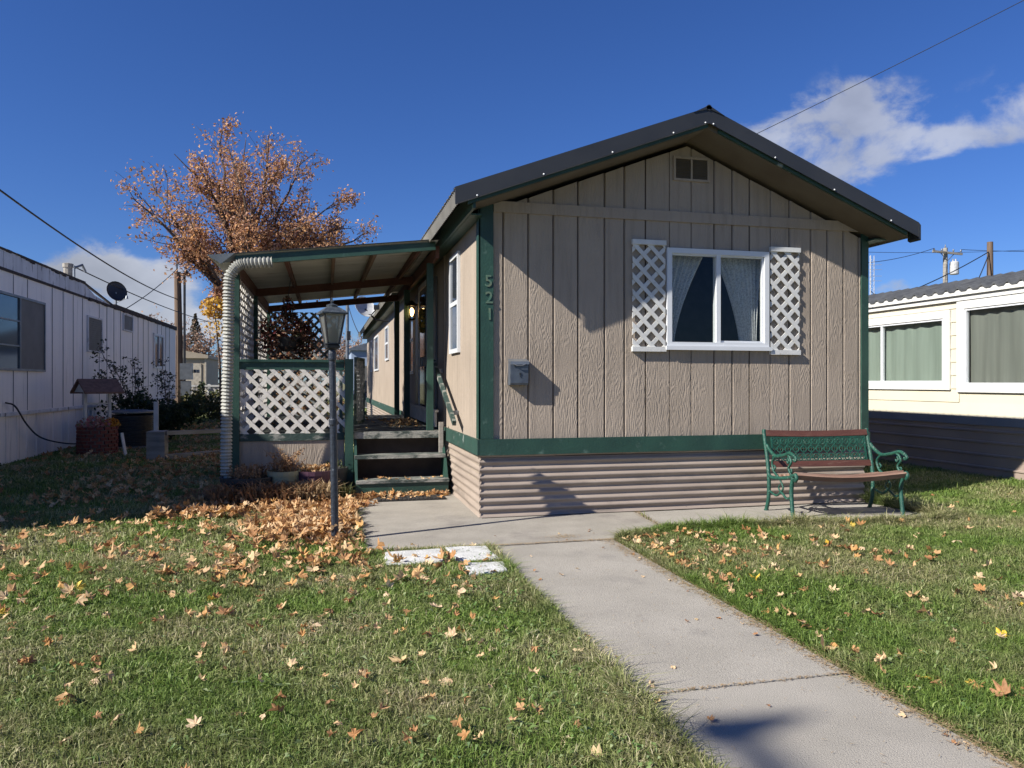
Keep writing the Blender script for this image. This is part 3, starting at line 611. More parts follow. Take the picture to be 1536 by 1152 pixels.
# house numbers on the corner board
def digits(ch, x, z, size, par, mat):
    cu = bpy.data.curves.new('t','FONT'); cu.body = ch; cu.size = size; cu.extrude = .003; cu.align_x='CENTER'; cu.offset = .0015
    o = bpy.data.objects.new('t', cu); COL.objects.link(o); bpy.context.view_layer.update()
    me = bpy.data.meshes.new_from_object(o.evaluated_get(bpy.context.evaluated_depsgraph_get())); COL.objects.unlink(o); bpy.data.objects.remove(o)
    o0 = Vector(ORG[par.name])
    for v in me.vertices:
        p = v.co.copy(); v.co = Vector((x+p.x, HY0-.026-p.z, z+p.y)) - o0
    me.materials.clear(); me.materials.append(M[mat]); n = bpy.data.objects.new('number_digit', me); COL.objects.link(n); n.parent = par; ORG[n.name]=tuple(o0)
pm('digit', (.055,.1404,.1014), (.1248,.156,.1014), sc=20, rough=.5)
for i, ch in enumerate('521'): digits(ch, 1.565+.006*i, 2.31-i*.165, .165, house, 'digit')

# ------------------------------------------------------------------ mailbox
mbx = thing('mailbox', (1.87,HY0,1.33), 'small grey metal mailbox hanging on the tan front wall below the house number', 'mailbox')
q = MB(); prof = [(0,.0),(-.085,.0),(-.095,.02),(-.10,.20),(-.085,.235),(0,.25)]
q.prism([(1.77,HY0-.002+a,1.33+b) for a,b in prof],(.185,0,0)); q.build('box','mailbox',mbx)
q = MB(); q.add([(1.765,HY0-.002,1.592),(1.96,HY0-.002,1.592),(1.96,HY0-.115,1.565),(1.765,HY0-.115,1.565),(1.765,HY0-.118,1.535),(1.96,HY0-.118,1.535),(1.765,HY0-.002,1.585),(1.96,HY0-.002,1.585),(1.765,HY0-.112,1.559),(1.96,HY0-.112,1.559)],[(3,2,1,0),(4,5,2,3),(6,7,9,8),(0,6,8,3),(1,2,9,7)])
q.tube([(1.80,HY0-.119,1.54),(1.83,HY0-.125,1.525),(1.89,HY0-.125,1.525),(1.92,HY0-.119,1.54)],.006,6); q.build('lid','metal_grey',mbx)
q = MB(); q.box(1.868,1.873,HY0-.105,HY0-.1,1.41,1.445).box(1.862,1.879,HY0-.106,HY0-.1,1.435,1.452); q.build('keyhole','dark_metal',mbx)

# ------------------------------------------------------------------ porch
PF, PB, PL, DZ = 9.45, 14.2, -1.03, .745
porch = thing('porch', (0,PF,0), 'green framed wooden porch with lattice panels and corrugated metal roof beside the tan home', 'porch')
def prz(x): return 2.70 + (2.98-2.70)*(x+1.2)/2.45
# roof sheet corrugated along y
ys_=[]; y=9.0
while y < PB+.15: ys_.append(y); y+=.0125
V=[];Fc=[]
for i,yv in enumerate(ys_):
    o=.011*math.cos(2*PI*yv/.075)
    for xv in (-1.27,1.30): V.append((xv,yv,prz(xv)+.07+o))
for i in range(len(ys_)-1): Fc.append((i*2,i*2+1,(i+1)*2+1,(i+1)*2))
prf = MB().add(V,Fc).build('roof','porch_sheet',porch,smooth=True)
MB().prism([(-1.0,9.0,prz(-1.0)-.045),(1.27,9.0,prz(1.27)-.035),(1.27,9.0,prz(1.27)+.058),(-1.0,9.0,prz(-1.0)+.056)],(0,.04,0)).build('fascia','green_trim',prf)
MB().prism([(-1.28,8.97,prz(-1.28)+.083),(1.32,8.97,prz(1.32)+.083),(1.32,8.97,prz(1.32)+.09),(-1.28,8.97,prz(-1.28)+.09)],(0,.12,0)).build('drip_edge','roof_dark',prf)
MB().add([(-1.30,8.96,prz(-1.3)+.088),(-1.0,8.96,prz(-1.)+.088),(-1.0,9.06,prz(-1.)+.02),(-1.15,8.97,prz(-1.15)-.02)],[(0,1,2,3),(3,2,1,0)]).build('metal_flap','metal_grey',prf)
for i, xv in enumerate((-.46,.08,.56,1.08)):
    MB().bar((xv,9.05,prz(xv)+.01),(xv+(.0 if i!=2 else -.06),PB,prz(xv)+.01),.04,.09).build('rafter','wood_raw' if i in (1,2) else 'wood_red',prf)
for yv in (11.6,PB-.1):
    MB().bar((PL,yv,prz(PL)-.06),(1.3,yv,prz(1.3)-.06),.045,.11).build('beam','wood_red',prf)
MB().bar((PL,9.05,prz(PL)-.02),(PL,PB,prz(PL)-.02),.05,.13).build('beam','wood_red',prf)
MB().bar((1.30,9.05,2.93),(1.30,PB,2.93),.045,.14).build('beam','wood_red',prf)
for (xv,yv,w,top) in ((PL-.02,PF,.095,2.66),(PL,11.62,.1,2.62),(PL,PB-.05,.1,2.62)):
    MB().box(xv-w/2,xv+w/2,yv-w/2,yv+w/2,0,top).build('post','green_trim',porch)
for yv,w in ((9.52,.08),(12.35,.09),(PB-.05,.09)):
    MB().box(1.27-w/2,1.27+w/2,yv-w/2,yv+w/2,.75,2.86).build('post','green_trim',porch)
MB().box(.215,.315,PF-.11,PF-.01,.0,1.64).build('newel_post','green_trim',porch)
MB().box(.15,.19,PF-.02,PF+.02,.7,1.6).build('newel_post','green_worn',porch)
MB().box(PL+.03,.21,PF-.05,PF+.05,1.60,1.63).box(PL+.03,.21,PF-.022,PF+.022,1.505,1.60).build('top_rail','green_trim',porch)
MB().box(PL+.03,.21,PF-.03,PF+.03,.655,.74).build('bottom_rail','green_worn',porch)
lattice(1.22,.77,.176,.046,.012,lambda u,v: Vector((PL+.03+u,PF+.0,.74+v)),(0,-1,0),ph=.01).build('lattice_panel','lattice_white',porch)
lattice(PF and 2.06,1.87,.176,.046,.012,lambda u,v: Vector((PL,PF+.06+u,.75+v)),(-1,0,0)).build('lattice_panel','lattice_white',porch)
lattice(2.4,1.87,.176,.046,.012,lambda u,v: Vector((PL,11.68+u,.75+v)),(-1,0,0)).build('lattice_panel','lattice_white',porch)
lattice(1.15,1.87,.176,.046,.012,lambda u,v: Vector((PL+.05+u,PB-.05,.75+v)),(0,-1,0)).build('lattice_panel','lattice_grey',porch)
MB().bar((PL+.05,PB,1.62),(.12,PB,1.62),.04,.09).build('top_rail','green_trim',porch)
# small open gate leaf of lattice beside the newel
ga, gb = Vector((.345,9.52,0)), Vector((.475,10.12,0)); gd=(gb-ga); gl=gd.length; gd.normalize(); gn=Vector((0,0,1)).cross(gd)
gt = MB(); gt.bar(ga+Vector((0,0,.83)),ga+Vector((0,0,1.66)),.03,.03); gt.bar(gb+Vector((0,0,.83)),gb+Vector((0,0,1.66)),.03,.03); gt.bar(ga+Vector((0,0,1.65)),gb+Vector((0,0,1.65)),.03,.04); gt.bar(ga+Vector((0,0,.85)),gb+Vector((0,0,.85)),.03,.04)
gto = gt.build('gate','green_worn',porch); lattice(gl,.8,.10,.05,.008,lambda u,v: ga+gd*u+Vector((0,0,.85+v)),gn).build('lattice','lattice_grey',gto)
# deck planks
dkm = MB(); y=PF-.02
while y < PB+.1: dkm.box(PL,HX0-.035,y+.004,y+.136,DZ-.035,DZ-random.uniform(0,.003)); y+=.14
dkm.build('deck','deck',porch)
MB().box(PL-.05,.21,PF-.012,PF+.012,.02,.654).build('porch_skirt','siding',porch)
MB().box(PL-.02,PL+.0,PF+.06,PB,.02,.70).build('porch_skirt','siding',porch)
MB().box(.33,HX0-.045,PF+.16,PF+.18,.0,.69).build('riser','groove',porch)
bl = MB(); y = 9.7
while y < 13.9:
    bl.box(1.36,1.385,y,y+.05,.78,.98); y+=.11
bl.box(1.35,1.40,9.65,13.95,.97,1.0); bl.build('baluster_strip','lattice_white',porch)
# steps
st = thing('front_steps', (.9,9.2,0), 'worn dark green wooden steps with peeling treads leading up to the porch', 'steps')
MB().box(.335,1.43,8.97,9.25,.165,.20).build('tread','tread_worn',st)
MB().box(.325,1.42,9.19,9.47,.435,.475).build('tread','tread_worn',st)
MB().box(.32,1.44,9.38,9.425,.665,.75).build('tread','tread_worn',st)
MB().box(.335,1.42,8.99,9.02,.008,.163).build('riser','green_trim',st)
for xv in (.325,1.40):
    MB().prism([(xv,9.02,.01),(xv,9.40,.01),(xv,9.40,.66),(xv,9.24,.43),(xv,9.19,.43),(xv,9.02,.16)],(.03,0,0)).build('stringer','green_trim',st)
MB().box(1.36,1.41,9.32,9.37,.48,.86).build('post','wood_grey',st)
# handrail on the wall
hr = thing('handrail', (1.38,9.8,.8), 'pale green wooden handrail fixed to the tan side wall beside the steps', 'handrail')
MB().bar((1.38,9.96,1.63),(1.38,8.29,.90),.042,.055).build('rail','green_worn',hr)
MB().box(1.385,1.478,9.75,9.79,1.48,1.53).build('bracket','metal_grey',hr); MB().box(1.385,1.478,8.6,8.64,.98,1.03).build('bracket','metal_grey',hr)
# corrugated drain hose
hs = MB(); ctrl = [(-.60,8.93,2.715),(-.88,8.93,2.69),(-1.03,8.93,2.655),(-1.125,8.94,2.57),(-1.15,8.95,2.44),(-1.155,8.97,2.1),(-1.16,9.0,1.7),(-1.175,9.03,1.3),(-1.185,9.05,.9),(-1.19,9.06,.5),(-1.19,9.06,.25)]
def catmull(P, n):
    out=[]; P=[Vector(p) for p in P]; P=[P[0]*2-P[1]]+P+[P[-1]*2-P[-2]]
    for i in range(1,len(P)-2):
        for k in range(n):
            t=k/n; a,b,c,d=P[i-1],P[i],P[i+1],P[i+2]
            out.append(.5*((2*b)+(-a+c)*t+(2*a-5*b+4*c-d)*t*t+(-a+3*b-3*c+d)*t**3))
    out.append(P[-2]); return out
cp = catmull(ctrl, 60); res=[cp[0]]; acc=0
for a,b in zip(cp[:-1],cp[1:]):
    acc+=(b-a).length
    if acc>=.0105: res.append(b); acc=0
rr=[(.068,.049,.062)[i%3] for i in range(len(res))]
res=[Vector((p.x+.085*min(1,max(0,(-.9-p.x)/.2)),p.y,p.z)) for p in res]; hs.tube(res,rr,12); tag(hs.build('drain_hose','hose',smooth=False),'ribbed cream corrugated drain hose hanging down the porch corner post','drain hose')

# wreath, porch lantern, hanging basket
def leafcloud(mb, rnd, c, rad, n, size, r, shape=None, ny=1.):
    for i in range(n):
        while True:
            p = Vector((r.uniform(-1,1),r.uniform(-1,1),r.uniform(-1,1)))
            if p.length <= 1: break
        p = Vector((c[0]+p.x*rad[0],c[1]+p.y*rad[1],c[2]+p.z*rad[2]))
        leafquad(mb,p,size*r.uniform(.6,1.4),r); rnd.append(r.random())
def leafquad(mb,p,s,r):
    a = Vector((r.gauss(0,1),r.gauss(0,1),r.gauss(0,1))).normalized(); b = a.orthogonal().normalized(); b.rotate(Matrix.Rotation(r.uniform(0,6.28),3,a))
    c = a.cross(b)
    mb.add([p-b*s*.5, p+c*s*.32+a*s*.1, p+b*s*.5, p-c*s*.32+a*s*.1],[(0,1,2,3)])
R = random.Random(3)
wm=MB(); rn=[]
for i in range(260):
    a=R.uniform(0,2*PI); leafquad(wm,Vector((HX0-.06+R.uniform(-.02,.02),11.59+.15*math.cos(a)+R.uniform(-.03,.03),2.3+.15*math.sin(a)+R.uniform(-.03,.03))),.06,R); rn.append(R.random())
tag(wm.build('wreath','wreath',rnd=rn),'small yellow wreath hanging on the grey entry door','wreath')
pl = thing('porch_lantern',(1.4,10.86,2.3),'lit amber porch lantern mounted on the shaded wall beside the entry door','lantern')
LX,LY,LZ=1.34,12.25,2.50
MB().box(HX0-.02,HX0-.0005,LY-.05,LY+.05,LZ-.1,LZ+.12).bar((HX0-.02,LY,LZ+.1),(LX,LY,LZ+.16),.02,.02).build('bracket','dark_metal',pl)
q=MB(); q.lathe([(.10,.09),(.06,.14),(.02,.18)],(LX,LY,LZ),6); q.lathe([(.03,-.14),(.06,-.12),(.065,-.11)],(LX,LY,LZ),6)
for k in range(6):
    a=k*PI/3; q.bar((LX+.06*math.cos(a),LY+.06*math.sin(a),LZ-.12),(LX+.095*math.cos(a),LY+.095*math.sin(a),LZ+.09),.009,.009)
q.build('cage','dark_metal',pl)
MB().lathe([(.012,-.07),(.034,-.02),(.036,.02),(.012,.06)],(LX,LY,LZ),12).build('bulb','bulb',pl,smooth=True)
hb = thing('hanging_basket',(-.48,10.5,2.0),'hanging basket of trailing dark red flowers and dry stems under the porch roof','hanging basket')
BX,BY,BZ=-.50,10.45,1.93
MB().lathe([(.08,-.16),(.15,-.1),(.19,.0),(.195,.02)],(BX,BY,BZ),16).build('pot','pot_dark',hb)
q=MB()
for k in range(3):
    a=k*2*PI/3; q.tube([(BX+.19*math.cos(a),BY+.19*math.sin(a),BZ),(BX,BY,BZ+.55),(BX+.04,BY,prz(BX)-.02)],.005,4)
q.build('hanger','dark_metal',hb)
q=MB(); rn=[]
R=random.Random(5)
leafcloud(q,rn,(BX,BY,BZ+.12),(.38,.3,.24),900,.05,R); leafcloud(q,rn,(BX-.22,BY,BZ-.02),(.18,.2,.25),450,.045,R); leafcloud(q,rn,(BX+.2,BY,BZ-.05),(.16,.18,.26),450,.045,R); leafcloud(q,rn,(BX+.02,BY,BZ-.22),(.2,.2,.2),350,.04,R); leafcloud(q,rn,(BX,BY,BZ+.42),(.10,.1,.16),200,.045,R)
q.build('flowers','petunia',hb,rnd=rn)

# ------------------------------------------------------------------ lamp post
lp = thing('lamp_post',(.07,6.60,0),'black iron lamp post with glass lantern standing in leaves on the lawn','lamp post')
BXp=Vector((.07,6.60,0)); TPp=Vector((.045,6.60,1.65))
def lpz(t): return BXp.lerp(TPp,t)
q=MB(); q.tube([lpz(-.01),lpz(.005),lpz(.6),lpz(.6),lpz(.605),lpz(.63),lpz(.635),lpz(.93),lpz(.93),lpz(.94),lpz(.97),lpz(.985),lpz(1.0)],[.04,.033,.031,.031,.036,.036,.030,.029,.029,.036,.036,.031,.028],14)
q.build('post','lamp_iron',lp,smooth=False)
hx,hy_,hz=TPp
q=MB(); q.lathe([(.035,-.02),(.075,.0),(.078,.02),(.06,.03)],(hx,hy_,hz),4,PI/4+.25)
def sqring(r0,z0,r1,z1,t=.012):
    for k in range(4):
        a=PI/4+.25+k*PI/2; q.bar((hx+r0*math.cos(a),hy_+r0*math.sin(a),hz+z0),(hx+r1*math.cos(a),hy_+r1*math.sin(a),hz+z1),t,t)
sqring(.068,.03,.125,.30,.012)
for z_,r_ in ((.035,.072),(.295,.126)):
    for k in range(4):
        a=PI/4+.25+k*PI/2; b=a+PI/2; q.bar((hx+r_*math.cos(a),hy_+r_*math.sin(a),hz+z_),(hx+r_*math.cos(b),hy_+r_*math.sin(b),hz+z_),.016,.012)
lf=q.build('lantern_frame','dark_metal',lp)
q=MB()
for k in range(4):
    a=PI/4+.25+k*PI/2; b=a+PI/2
    q.add([(hx+.066*math.cos(a),hy_+.066*math.sin(a),hz+.04),(hx+.066*math.cos(b),hy_+.066*math.sin(b),hz+.04),(hx+.12*math.cos(b),hy_+.12*math.sin(b),hz+.29),(hx+.12*math.cos(a),hy_+.12*math.sin(a),hz+.29)],[(0,1,2,3)])
q.build('lantern_glass','lamp_glass',lf)
MB().lathe([(.02,.03),(.045,.06),(.055,.12),(.04,.16),(.01,.18)],(hx,hy_,hz),14).build('bulb','pot_dark',lf,smooth=True)
q=MB(); q.lathe([(.155,.285),(.158,.297),(.11,.325),(.07,.345),(.06,.347),(.05,.35),(.048,.365),(.02,.37),(.01,.385),(.016,.395),(.006,.41),(.005,.43)],(hx,hy_,hz),4,PI/4+.25)
q.lathe([(.045,.345),(.05,.365),(.02,.375)],(hx,hy_,hz),12)
q.build('cap','lamp_cap',lf)

# ------------------------------------------------------------------ bench (local: x along seat, y back, origin at front-left foot)
bench = local_thing('park_bench','green cast iron park bench with red and weathered wood slats against the front wall','bench')
BW=1.20
def benchend(x, mirror):
    q=MB(); T=lambda P,r,n=7: q.tube([(x,a,b) for a,b in catmull2(P,6)],r,n)
    T([(0,0),(.02,.12),(.035,.26),(.02,.36),(.0,.42)],.021)                       # front leg
    T([(.56,0),(.515,.12),(.50,.27),(.51,.42),(.55,.60),(.60,.78),(.615,.86)],.021)   # rear leg and back stile
    T([(-.04,.385),(-.065,.42),(-.045,.45),(0,.435),(.1,.405),(.3,.375),(.47,.37),(.52,.42)],.02)   # seat rail with scrolled front
    T([(-.035,.63),(-.055,.605),(-.03,.585),(-.01,.60)],.015)
    T([(-.03,.63),(.06,.655),(.2,.62),(.36,.60),(.50,.66),(.55,.70)],.019)        # arm
    T([(.03,.43),(.09,.50),(.04,.565),(.075,.62),(.12,.635)],.013)                 # arm support scroll
    T([(.10,.60),(.08,.575),(.10,.55),(.12,.57)],.010); T([(.06,.46),(.03,.47),(.035,.495),(.06,.49)],.009)
    T([(.30,.385),(.40,.44),(.43,.53),(.36,.60)],.013); T([(.40,.44),(.36,.475),(.39,.5)],.009)
    T([(.03,.22),(.13,.19),(.24,.235),(.34,.19),(.50,.22)],.012)                   # stretcher scroll
    T([(.24,.235),(.20,.29),(.24,.34),(.28,.38)],.010); T([(.24,.235),(.29,.27),(.27,.31)],.009)
    q.lathe([(.026,0),(.028,.006),(.02,.012)],(x,0,0),8); q.lathe([(.026,0),(.028,.006),(.02,.012)],(x,.56,0),8)
    q.build('end_frame','iron_green',bench,smooth=True)
def catmull2(P,n): return [(p.x,p.y) for p in catmull([(a,b,0) for a,b in P],n)]
benchend(0,1); benchend(BW,-1)
def slat(y,z,w,t,mat,name='seat_slat',tilt=0,sag=.004,lbl=None):
    q=MB(); n=10; V=[]
    for i in range(n+1):
        xx=.012+(BW-.024)*i/n; dz=-sag*math.sin(PI*i/n)*1.0
        for dy,dz2 in ((-w/2,-t/2),(w/2,-t/2),(w/2,t/2),(-w/2,t/2)):
            yy=y+dy*math.cos(tilt)-dz2*math.sin(tilt); zz=z+dy*math.sin(tilt)+dz2*math.cos(tilt); V.append((xx,yy,zz+dz))
    Fc=[(i*4+k,i*4+(k+1)%4,(i+1)*4+(k+1)%4,(i+1)*4+k) for i in range(n) for k in range(4)]+[(3,2,1,0),(n*4,n*4+1,n*4+2,n*4+3)]
    q.add(V,Fc); o=q.build(name,mat,bench)
    if lbl: o['label']=lbl
for i,(yy,zz,tl) in enumerate(((-.05,.432,-1.0),(.005,.455,-.35),(.06,.452,-.1),(.125,.432,-.09),(.205,.42,-.06),(.285,.407,-.04),(.365,.40,0))):
    slat(yy,zz,.058,.022,'slat_worn',tilt=tl,sag=.034)
slat(.60,.822,.064,.024,'slat_red','back_slat',tilt=math.radians(74),sag=.012,lbl='dark red top back slat')
slat(.525,.494,.064,.024,'slat_red','back_slat',tilt=math.radians(76),sag=.0,lbl='dark red lower back slat')
# cast back panel: caning pattern with rings
q=MB()
def bp(u,v): return (u, .535+.055*(v/.25), .525+v)
z0_,z1_=0,.25; X0,X1=.07,BW-.05
for a,b in (((X0,0),(X1,0)),((X0,.25),(X1,.25)),((X0,0),(X0,.25)),((X1,0),(X1,.25))): q.bar(bp(*a),bp(*b),.014,.014,(0,1,0))
nc=12; cw=(X1-X0)/nc
for r_ in range(3):
    vz=.25*(r_+.5)/3
    for c_ in range(nc):
        cx=X0+cw*(c_+.5+(.0 if r_%2==0 else .5)); 
        if cx> X1-.03: continue
        pts=[bp(cx+.033*math.cos(a),vz+.033*math.sin(a)) for a in [k*PI/5 for k in range(11)]]
        q.tube(pts,.006,5)
for c_ in range(nc+1):
    x_=X0+cw*c_; q.bar(bp(x_,0),bp(x_,.25),.005,.006,(0,1,0))
for c_ in range(-3,nc+1):
    for sg in (1,-1):
        a=(X0+cw*c_,0 if sg==1 else .25); b=(X0+cw*(c_+2.9),.25 if sg==1 else 0)
        def lim(p,o):
            if p[0]<X0: t=(X0-p[0])/(o[0]-p[0]); return (X0,p[1]+(o[1]-p[1])*t)
            if p[0]>X1: t=(X1-p[0])/(o[0]-p[0]); return (X1,p[1]+(o[1]-p[1])*t)
            return p
        a2,b2=lim(a,b),lim(b,a)
        if a2[0]<b2[0]-.01: q.bar(bp(*a2),bp(*b2),.0055,.007,(0,1,0))
q.build('back_panel','iron_green',bench)
place(bench,(4.47,6.555,.002),math.radians(-5.5),.99)

# ------------------------------------------------------------------ doormat and pots
dm=MB(); dm.box(.56,1.34,8.60,8.93,.008,.02)
for i in range(16): dm.box(.57+i*.048,.60+i*.048,8.61,8.92,.02,.028)
tag(dm.build('doormat','mat_black'),'black ribbed doormat at the foot of the porch steps','doormat')
def pot(x,y,r0,r1,h,mat,label,n=20,stems=0,seed=1,smat='dead_plant',sh=.2):
    t=thing('plant_pot',(x,y,0),label,'plant pot','pots below the porch lattice')
    MB().lathe([(r0,0.),(r1*.96,h-.05),(r1,h-.05),(r1*1.02,h),(r1*.93,h),(r1*.9,h-.03)],(x,y,0),n).build('pot',mat,t,smooth=False)
    MB().lathe([(r1*.88,h-.035),(r1*.5,h-.02),(.02,h-.015)],(x,y,0),12).build('soil','soil',t)
    r=random.Random(seed); q=MB(); rn=[]
    for i in range(stems):
        a=r.uniform(0,6.28); rr=r.uniform(0,r1*.8); p=Vector((x+rr*math.cos(a),y+rr*math.sin(a),h-.03)); d=Vector((r.gauss(0,.35),r.gauss(0,.3),1)); L_=sh*r.uniform(.4,1.1)
        nb=len(q.f); q.tube([p,p+d*L_*.5,p+d*L_],[.0035,.0025,.0015],4,False)
        for k in range(r.randint(4,9)): leafquad(q,p+d*L_*r.uniform(.2,1)+Vector((r.gauss(0,.02),r.gauss(0,.02),0)),r.uniform(.02,.045),r)
        rn+= [r.random()]*(len(q.f)-nb)
    q.build('dead_stems',smat,t,rnd=rn); return t
pot(-.86,8.95,.22,.30,.30,'pot_dark','wide dark pot of dead stems in shade at the left end of the porch front',stems=90,seed=1,sh=.16)
pot(-.47,8.95,.13,.19,.355,'pot_cream','cream pot holding reddish dead stems, in front of the porch lattice',stems=75,seed=2,sh=.26)
pot(-.13,9.02,.17,.24,.345,'pot_purple','purple bowl pot full of dry leaves behind the lamp post',stems=60,seed=3,smat='dry_straw',sh=.09)
pot(.10,9.2,.10,.15,.345,'pot_dark','small black pot tucked beside the green newel post',stems=12,seed=4,smat='bush_mid',sh=.12)
def tuft(x0,x1,y0,y1,n,h,mat,label,seed,name='dried_plant',cat='plant',lean=.35,w=.006):
    r=random.Random(seed); q=MB(); rn=[]
    for i in range(n):
        p=Vector((r.uniform(x0,x1),r.uniform(y0,y1),0)); d=Vector((r.gauss(0,lean),r.gauss(0,lean)-.1,1)).normalized(); L_=h*r.uniform(.5,1.15); s=Vector((r.gauss(0,1),r.gauss(0,1),0)).normalized()*w
        e=p+d*L_*.6; f=p+d*L_+Vector((d.x,d.y,-.55))*L_*.45
        q.add([p-s,p+s,e+s*.8,e-s*.8,f],[(0,1,2,3),(3,2,4)]); a=r.random(); rn+=[a,a]
        if r.random()<.3: leafquad(q,e,.04,r); rn.append(r.random())
    return tag(q.build(name,mat,rnd=rn),label,cat,'plants in the bed before the porch')
tuft(-.34,.04,8.5,8.85,750,.34,'dry_straw','clump of pale dry drooping straw left of the lamp post',1,w=.010)
tuft(-1.15,-.12,8.5,8.85,1700,.36,'dead_plant','dark withered plants in the shaded bed below the dark pot',2,w=.011)
tuft(.02,.26,8.6,9.2,260,.28,'bush_mid','small green and yellow plant by the foot of the newel post',3)
tuft(-1.5,-1.15,8.7,9.4,160,.2,'dead_plant','sparse brown withered plant by the drain hose foot',9)

# ------------------------------------------------------------------ left white trailer
TX=-5.15; tr=thing('white_trailer',(TX,7.2,0),'long weathered white mobile home on the left with stained flat roof edge','mobile home')
TY0,TY1=6.95,28.5
MB().box(TX-3.6,TX-.001,TY0,TY1,.80,3.22).build('wall','trailer_white',tr)
q=MB(); y=TY0; k=0
while y<TY1-.05:                                                       # shallow ribs between sheet panels
    w=(.62,.62,.62,1.24)[k%4]; y+=w; k+=1
    q.box(TX-.001,TX+.009,y-.008,y+.006,.86,3.18)
q.build('panel_seams','seam',tr)
MB().box(TX-.001,TX+.025,TY0,TY1,3.19,3.235).build('gutter_trim','tar',tr)
MB().prism([(TX+.0,TY0,3.236),(TX+.0,18.3,3.236),(TX+.0,20.6,3.236),(TX+.0,19.0,3.34),(TX+.0,18.3,3.50),(TX,17.0,3.54),(TX,TY0,3.54)],(-3.6,0,0)).build('parapet','trailer_parapet',tr)
MB().box(TX-3.6,TX+.02,TY0,12.2,3.565,4.06).build('shade_block','trailer_parapet',tr)  # unseen block added on the trailer roof to lengthen its shadow
q=MB(); r=random.Random(4); y=TY0
while y<18.2:
    q.box(TX-.03,TX+.012+r.uniform(0,.01),y,y+.2,3.535-r.uniform(0,.03)*(1+r.random()),3.56); y+=.21
q.bar((TX-.01,18.2,3.53),(TX-.01,20.6,3.25),.05,.04); y=18.5
q.box(TX-3.6,TX+.03,20.3,TY1+.03,3.237,3.27)
while y<TY1: q.box(TX-.02,TX+.03+r.uniform(0,.012),y,y+.2,3.20-r.uniform(0,.03),3.30 if y>20.4 else 3.24); y+=.21
q.build('tar_edge','tar',tr)
q=MB()
for i in range(3): q.box(TX-.012,TX+.0005,14+i*1.5,14.012+i*1.5,3.24,3.52)
q.build('parapet_seam','tar',tr)
MB().box(TX-3.5,TX-.03,TY0+.05,TY1,.0,.80).build('skirting','trailer_white',tr)
q=MB(); y=TY0
while y<TY1: q.box(TX-.03,TX-.018,y,y+.02,.02,.8); y+=.45
q.build('skirting_ribs','trailer_white',tr)
MB().box(TX-.01,TX+.02,TY0,TY1,.79,.85).build('belt_trim','trailer_parapet',tr)
def twin(y0,y1,z0,z1,split=None,screen=None):
    f=MB(); X=TX; b=.04
    f.box(X,X+.04,y0,y1,z1-b,z1).box(X,X+.04,y0,y1,z0,z0+b).box(X,X+.04,y0,y0+b,z0+b,z1-b).box(X,X+.04,y1-b,y1,z0+b,z1-b)
    if split: f.box(X,X+.035,split-.02,split+.02,z0+b,z1-b)
    if split:
        for t in (.33,.66): f.box(X,X+.03,y0+b,split-.02,z0+(z1-z0)*t-.012,z0+(z1-z0)*t+.012)
    w=f.build('window_frame','metal_grey' if split else 'trailer_parapet',tr)
    if split: MB().box(X,X+.012,y0+b,split-.02,z0+b,z1-b).build('pane','dark_pane',w); MB().box(X,X+.02,split+.02,y1-b,z0+b,z1-b).build('pane','trailer_screen',w)
    else: MB().box(X,X+.015,y0+b,y1-b,z0+b,z1-b).build('pane',screen or 'trailer_screen',w)
twin(12.2,15.8,1.55,2.84,split=14.62); twin(18.4,19.5,2.03,2.84); twin(21.4,22.4,2.70,3.15); 
twin(25.0,26.3,1.82,2.82,screen='dark_pane')
q=MB()
q.box(TX,TX+.045,24.95,25.05,1.78,2.86).box(TX,TX+.045,26.25,26.35,1.78,2.86).box(TX,TX+.045,25.05,26.25,2.80,2.86).box(TX,TX+.045,25.05,26.25,1.78,1.85).box(TX,TX+.045,25.62,25.70,1.85,2.8); q.build('window_casing','white_vinyl',tr)
q=MB(); z=2.08
while z<2.8: q.box(TX+.015,TX+.03,18.45,19.45,z,z+.03); z+=.05
q.build('louvers','trailer_screen',tr)
MB().lathe([(.09,0),(.09,.42),(.11,.42),(.11,.5),(.03,.52)],(TX-.25,18.0,3.4),10).build('vent_pipe','wood_grey',tr)
q=MB(); q.tube([(TX-.3,18.6,3.3),(TX-.3,18.6,3.95)],.02,6); q.tube([(TX-.3,18.6,3.9),(TX-.2,18.8,4.0),(TX-.15,18.85,3.85)],.03,6); q.build('service_mast','metal_grey',tr)
MB().lathe([(.03,0),(.03,.3),(.10,.32),(.02,.42)],(TX-.8,20.3,3.25),8).build('vent_pipe','metal_grey',tr)
q=MB(); q.tube(catmull([(TX+.03,14.0,1.02),(TX+.10,14.2,.95),(TX+.14,14.6,.62),(TX+.2,15.1,.36),(TX+.4,15.8,.20),(TX+.7,16.3,.16)],8),.014,6)
tag(q.build('cable','rubber'),'black cable drooping from the white trailer wall toward the wishing well','cable')
# satellite dish on trailer roof
def dish(mat,r=.32):
    q=MB(); n=20; V=[(0,0,0)];Fc=[]
    for j in range(1,5):
        for k in range(n):
            a=2*PI*k/n; rr=r*j/4; V.append((rr*math.cos(a),rr*1.1*math.sin(a),.28*rr*rr/r))
    for k in range(n): Fc.append((0,1+k,1+(k+1)%n))
    for j in range(3):
        for k in range(n): Fc.append((1+j*n+k,1+(j+1)*n+k,1+(j+1)*n+(k+1)%n,1+j*n+(k+1)%n))
    m=len(V); V2=[(a,b,c-.012) for a,b,c in V]; Fc2=[tuple(i+m for i in reversed(f)) for f in Fc]
    rim=[(1+3*n+k,1+3*n+(k+1)%n,m+1+3*n+(k+1)%n,m+1+3*n+k) for k in range(n)]
    q.add(V+V2,Fc+Fc2+rim); return q
d1=local_thing('satellite_dish','dark oval satellite dish on a mast on the white trailer roof','satellite dish','satellite dishes')
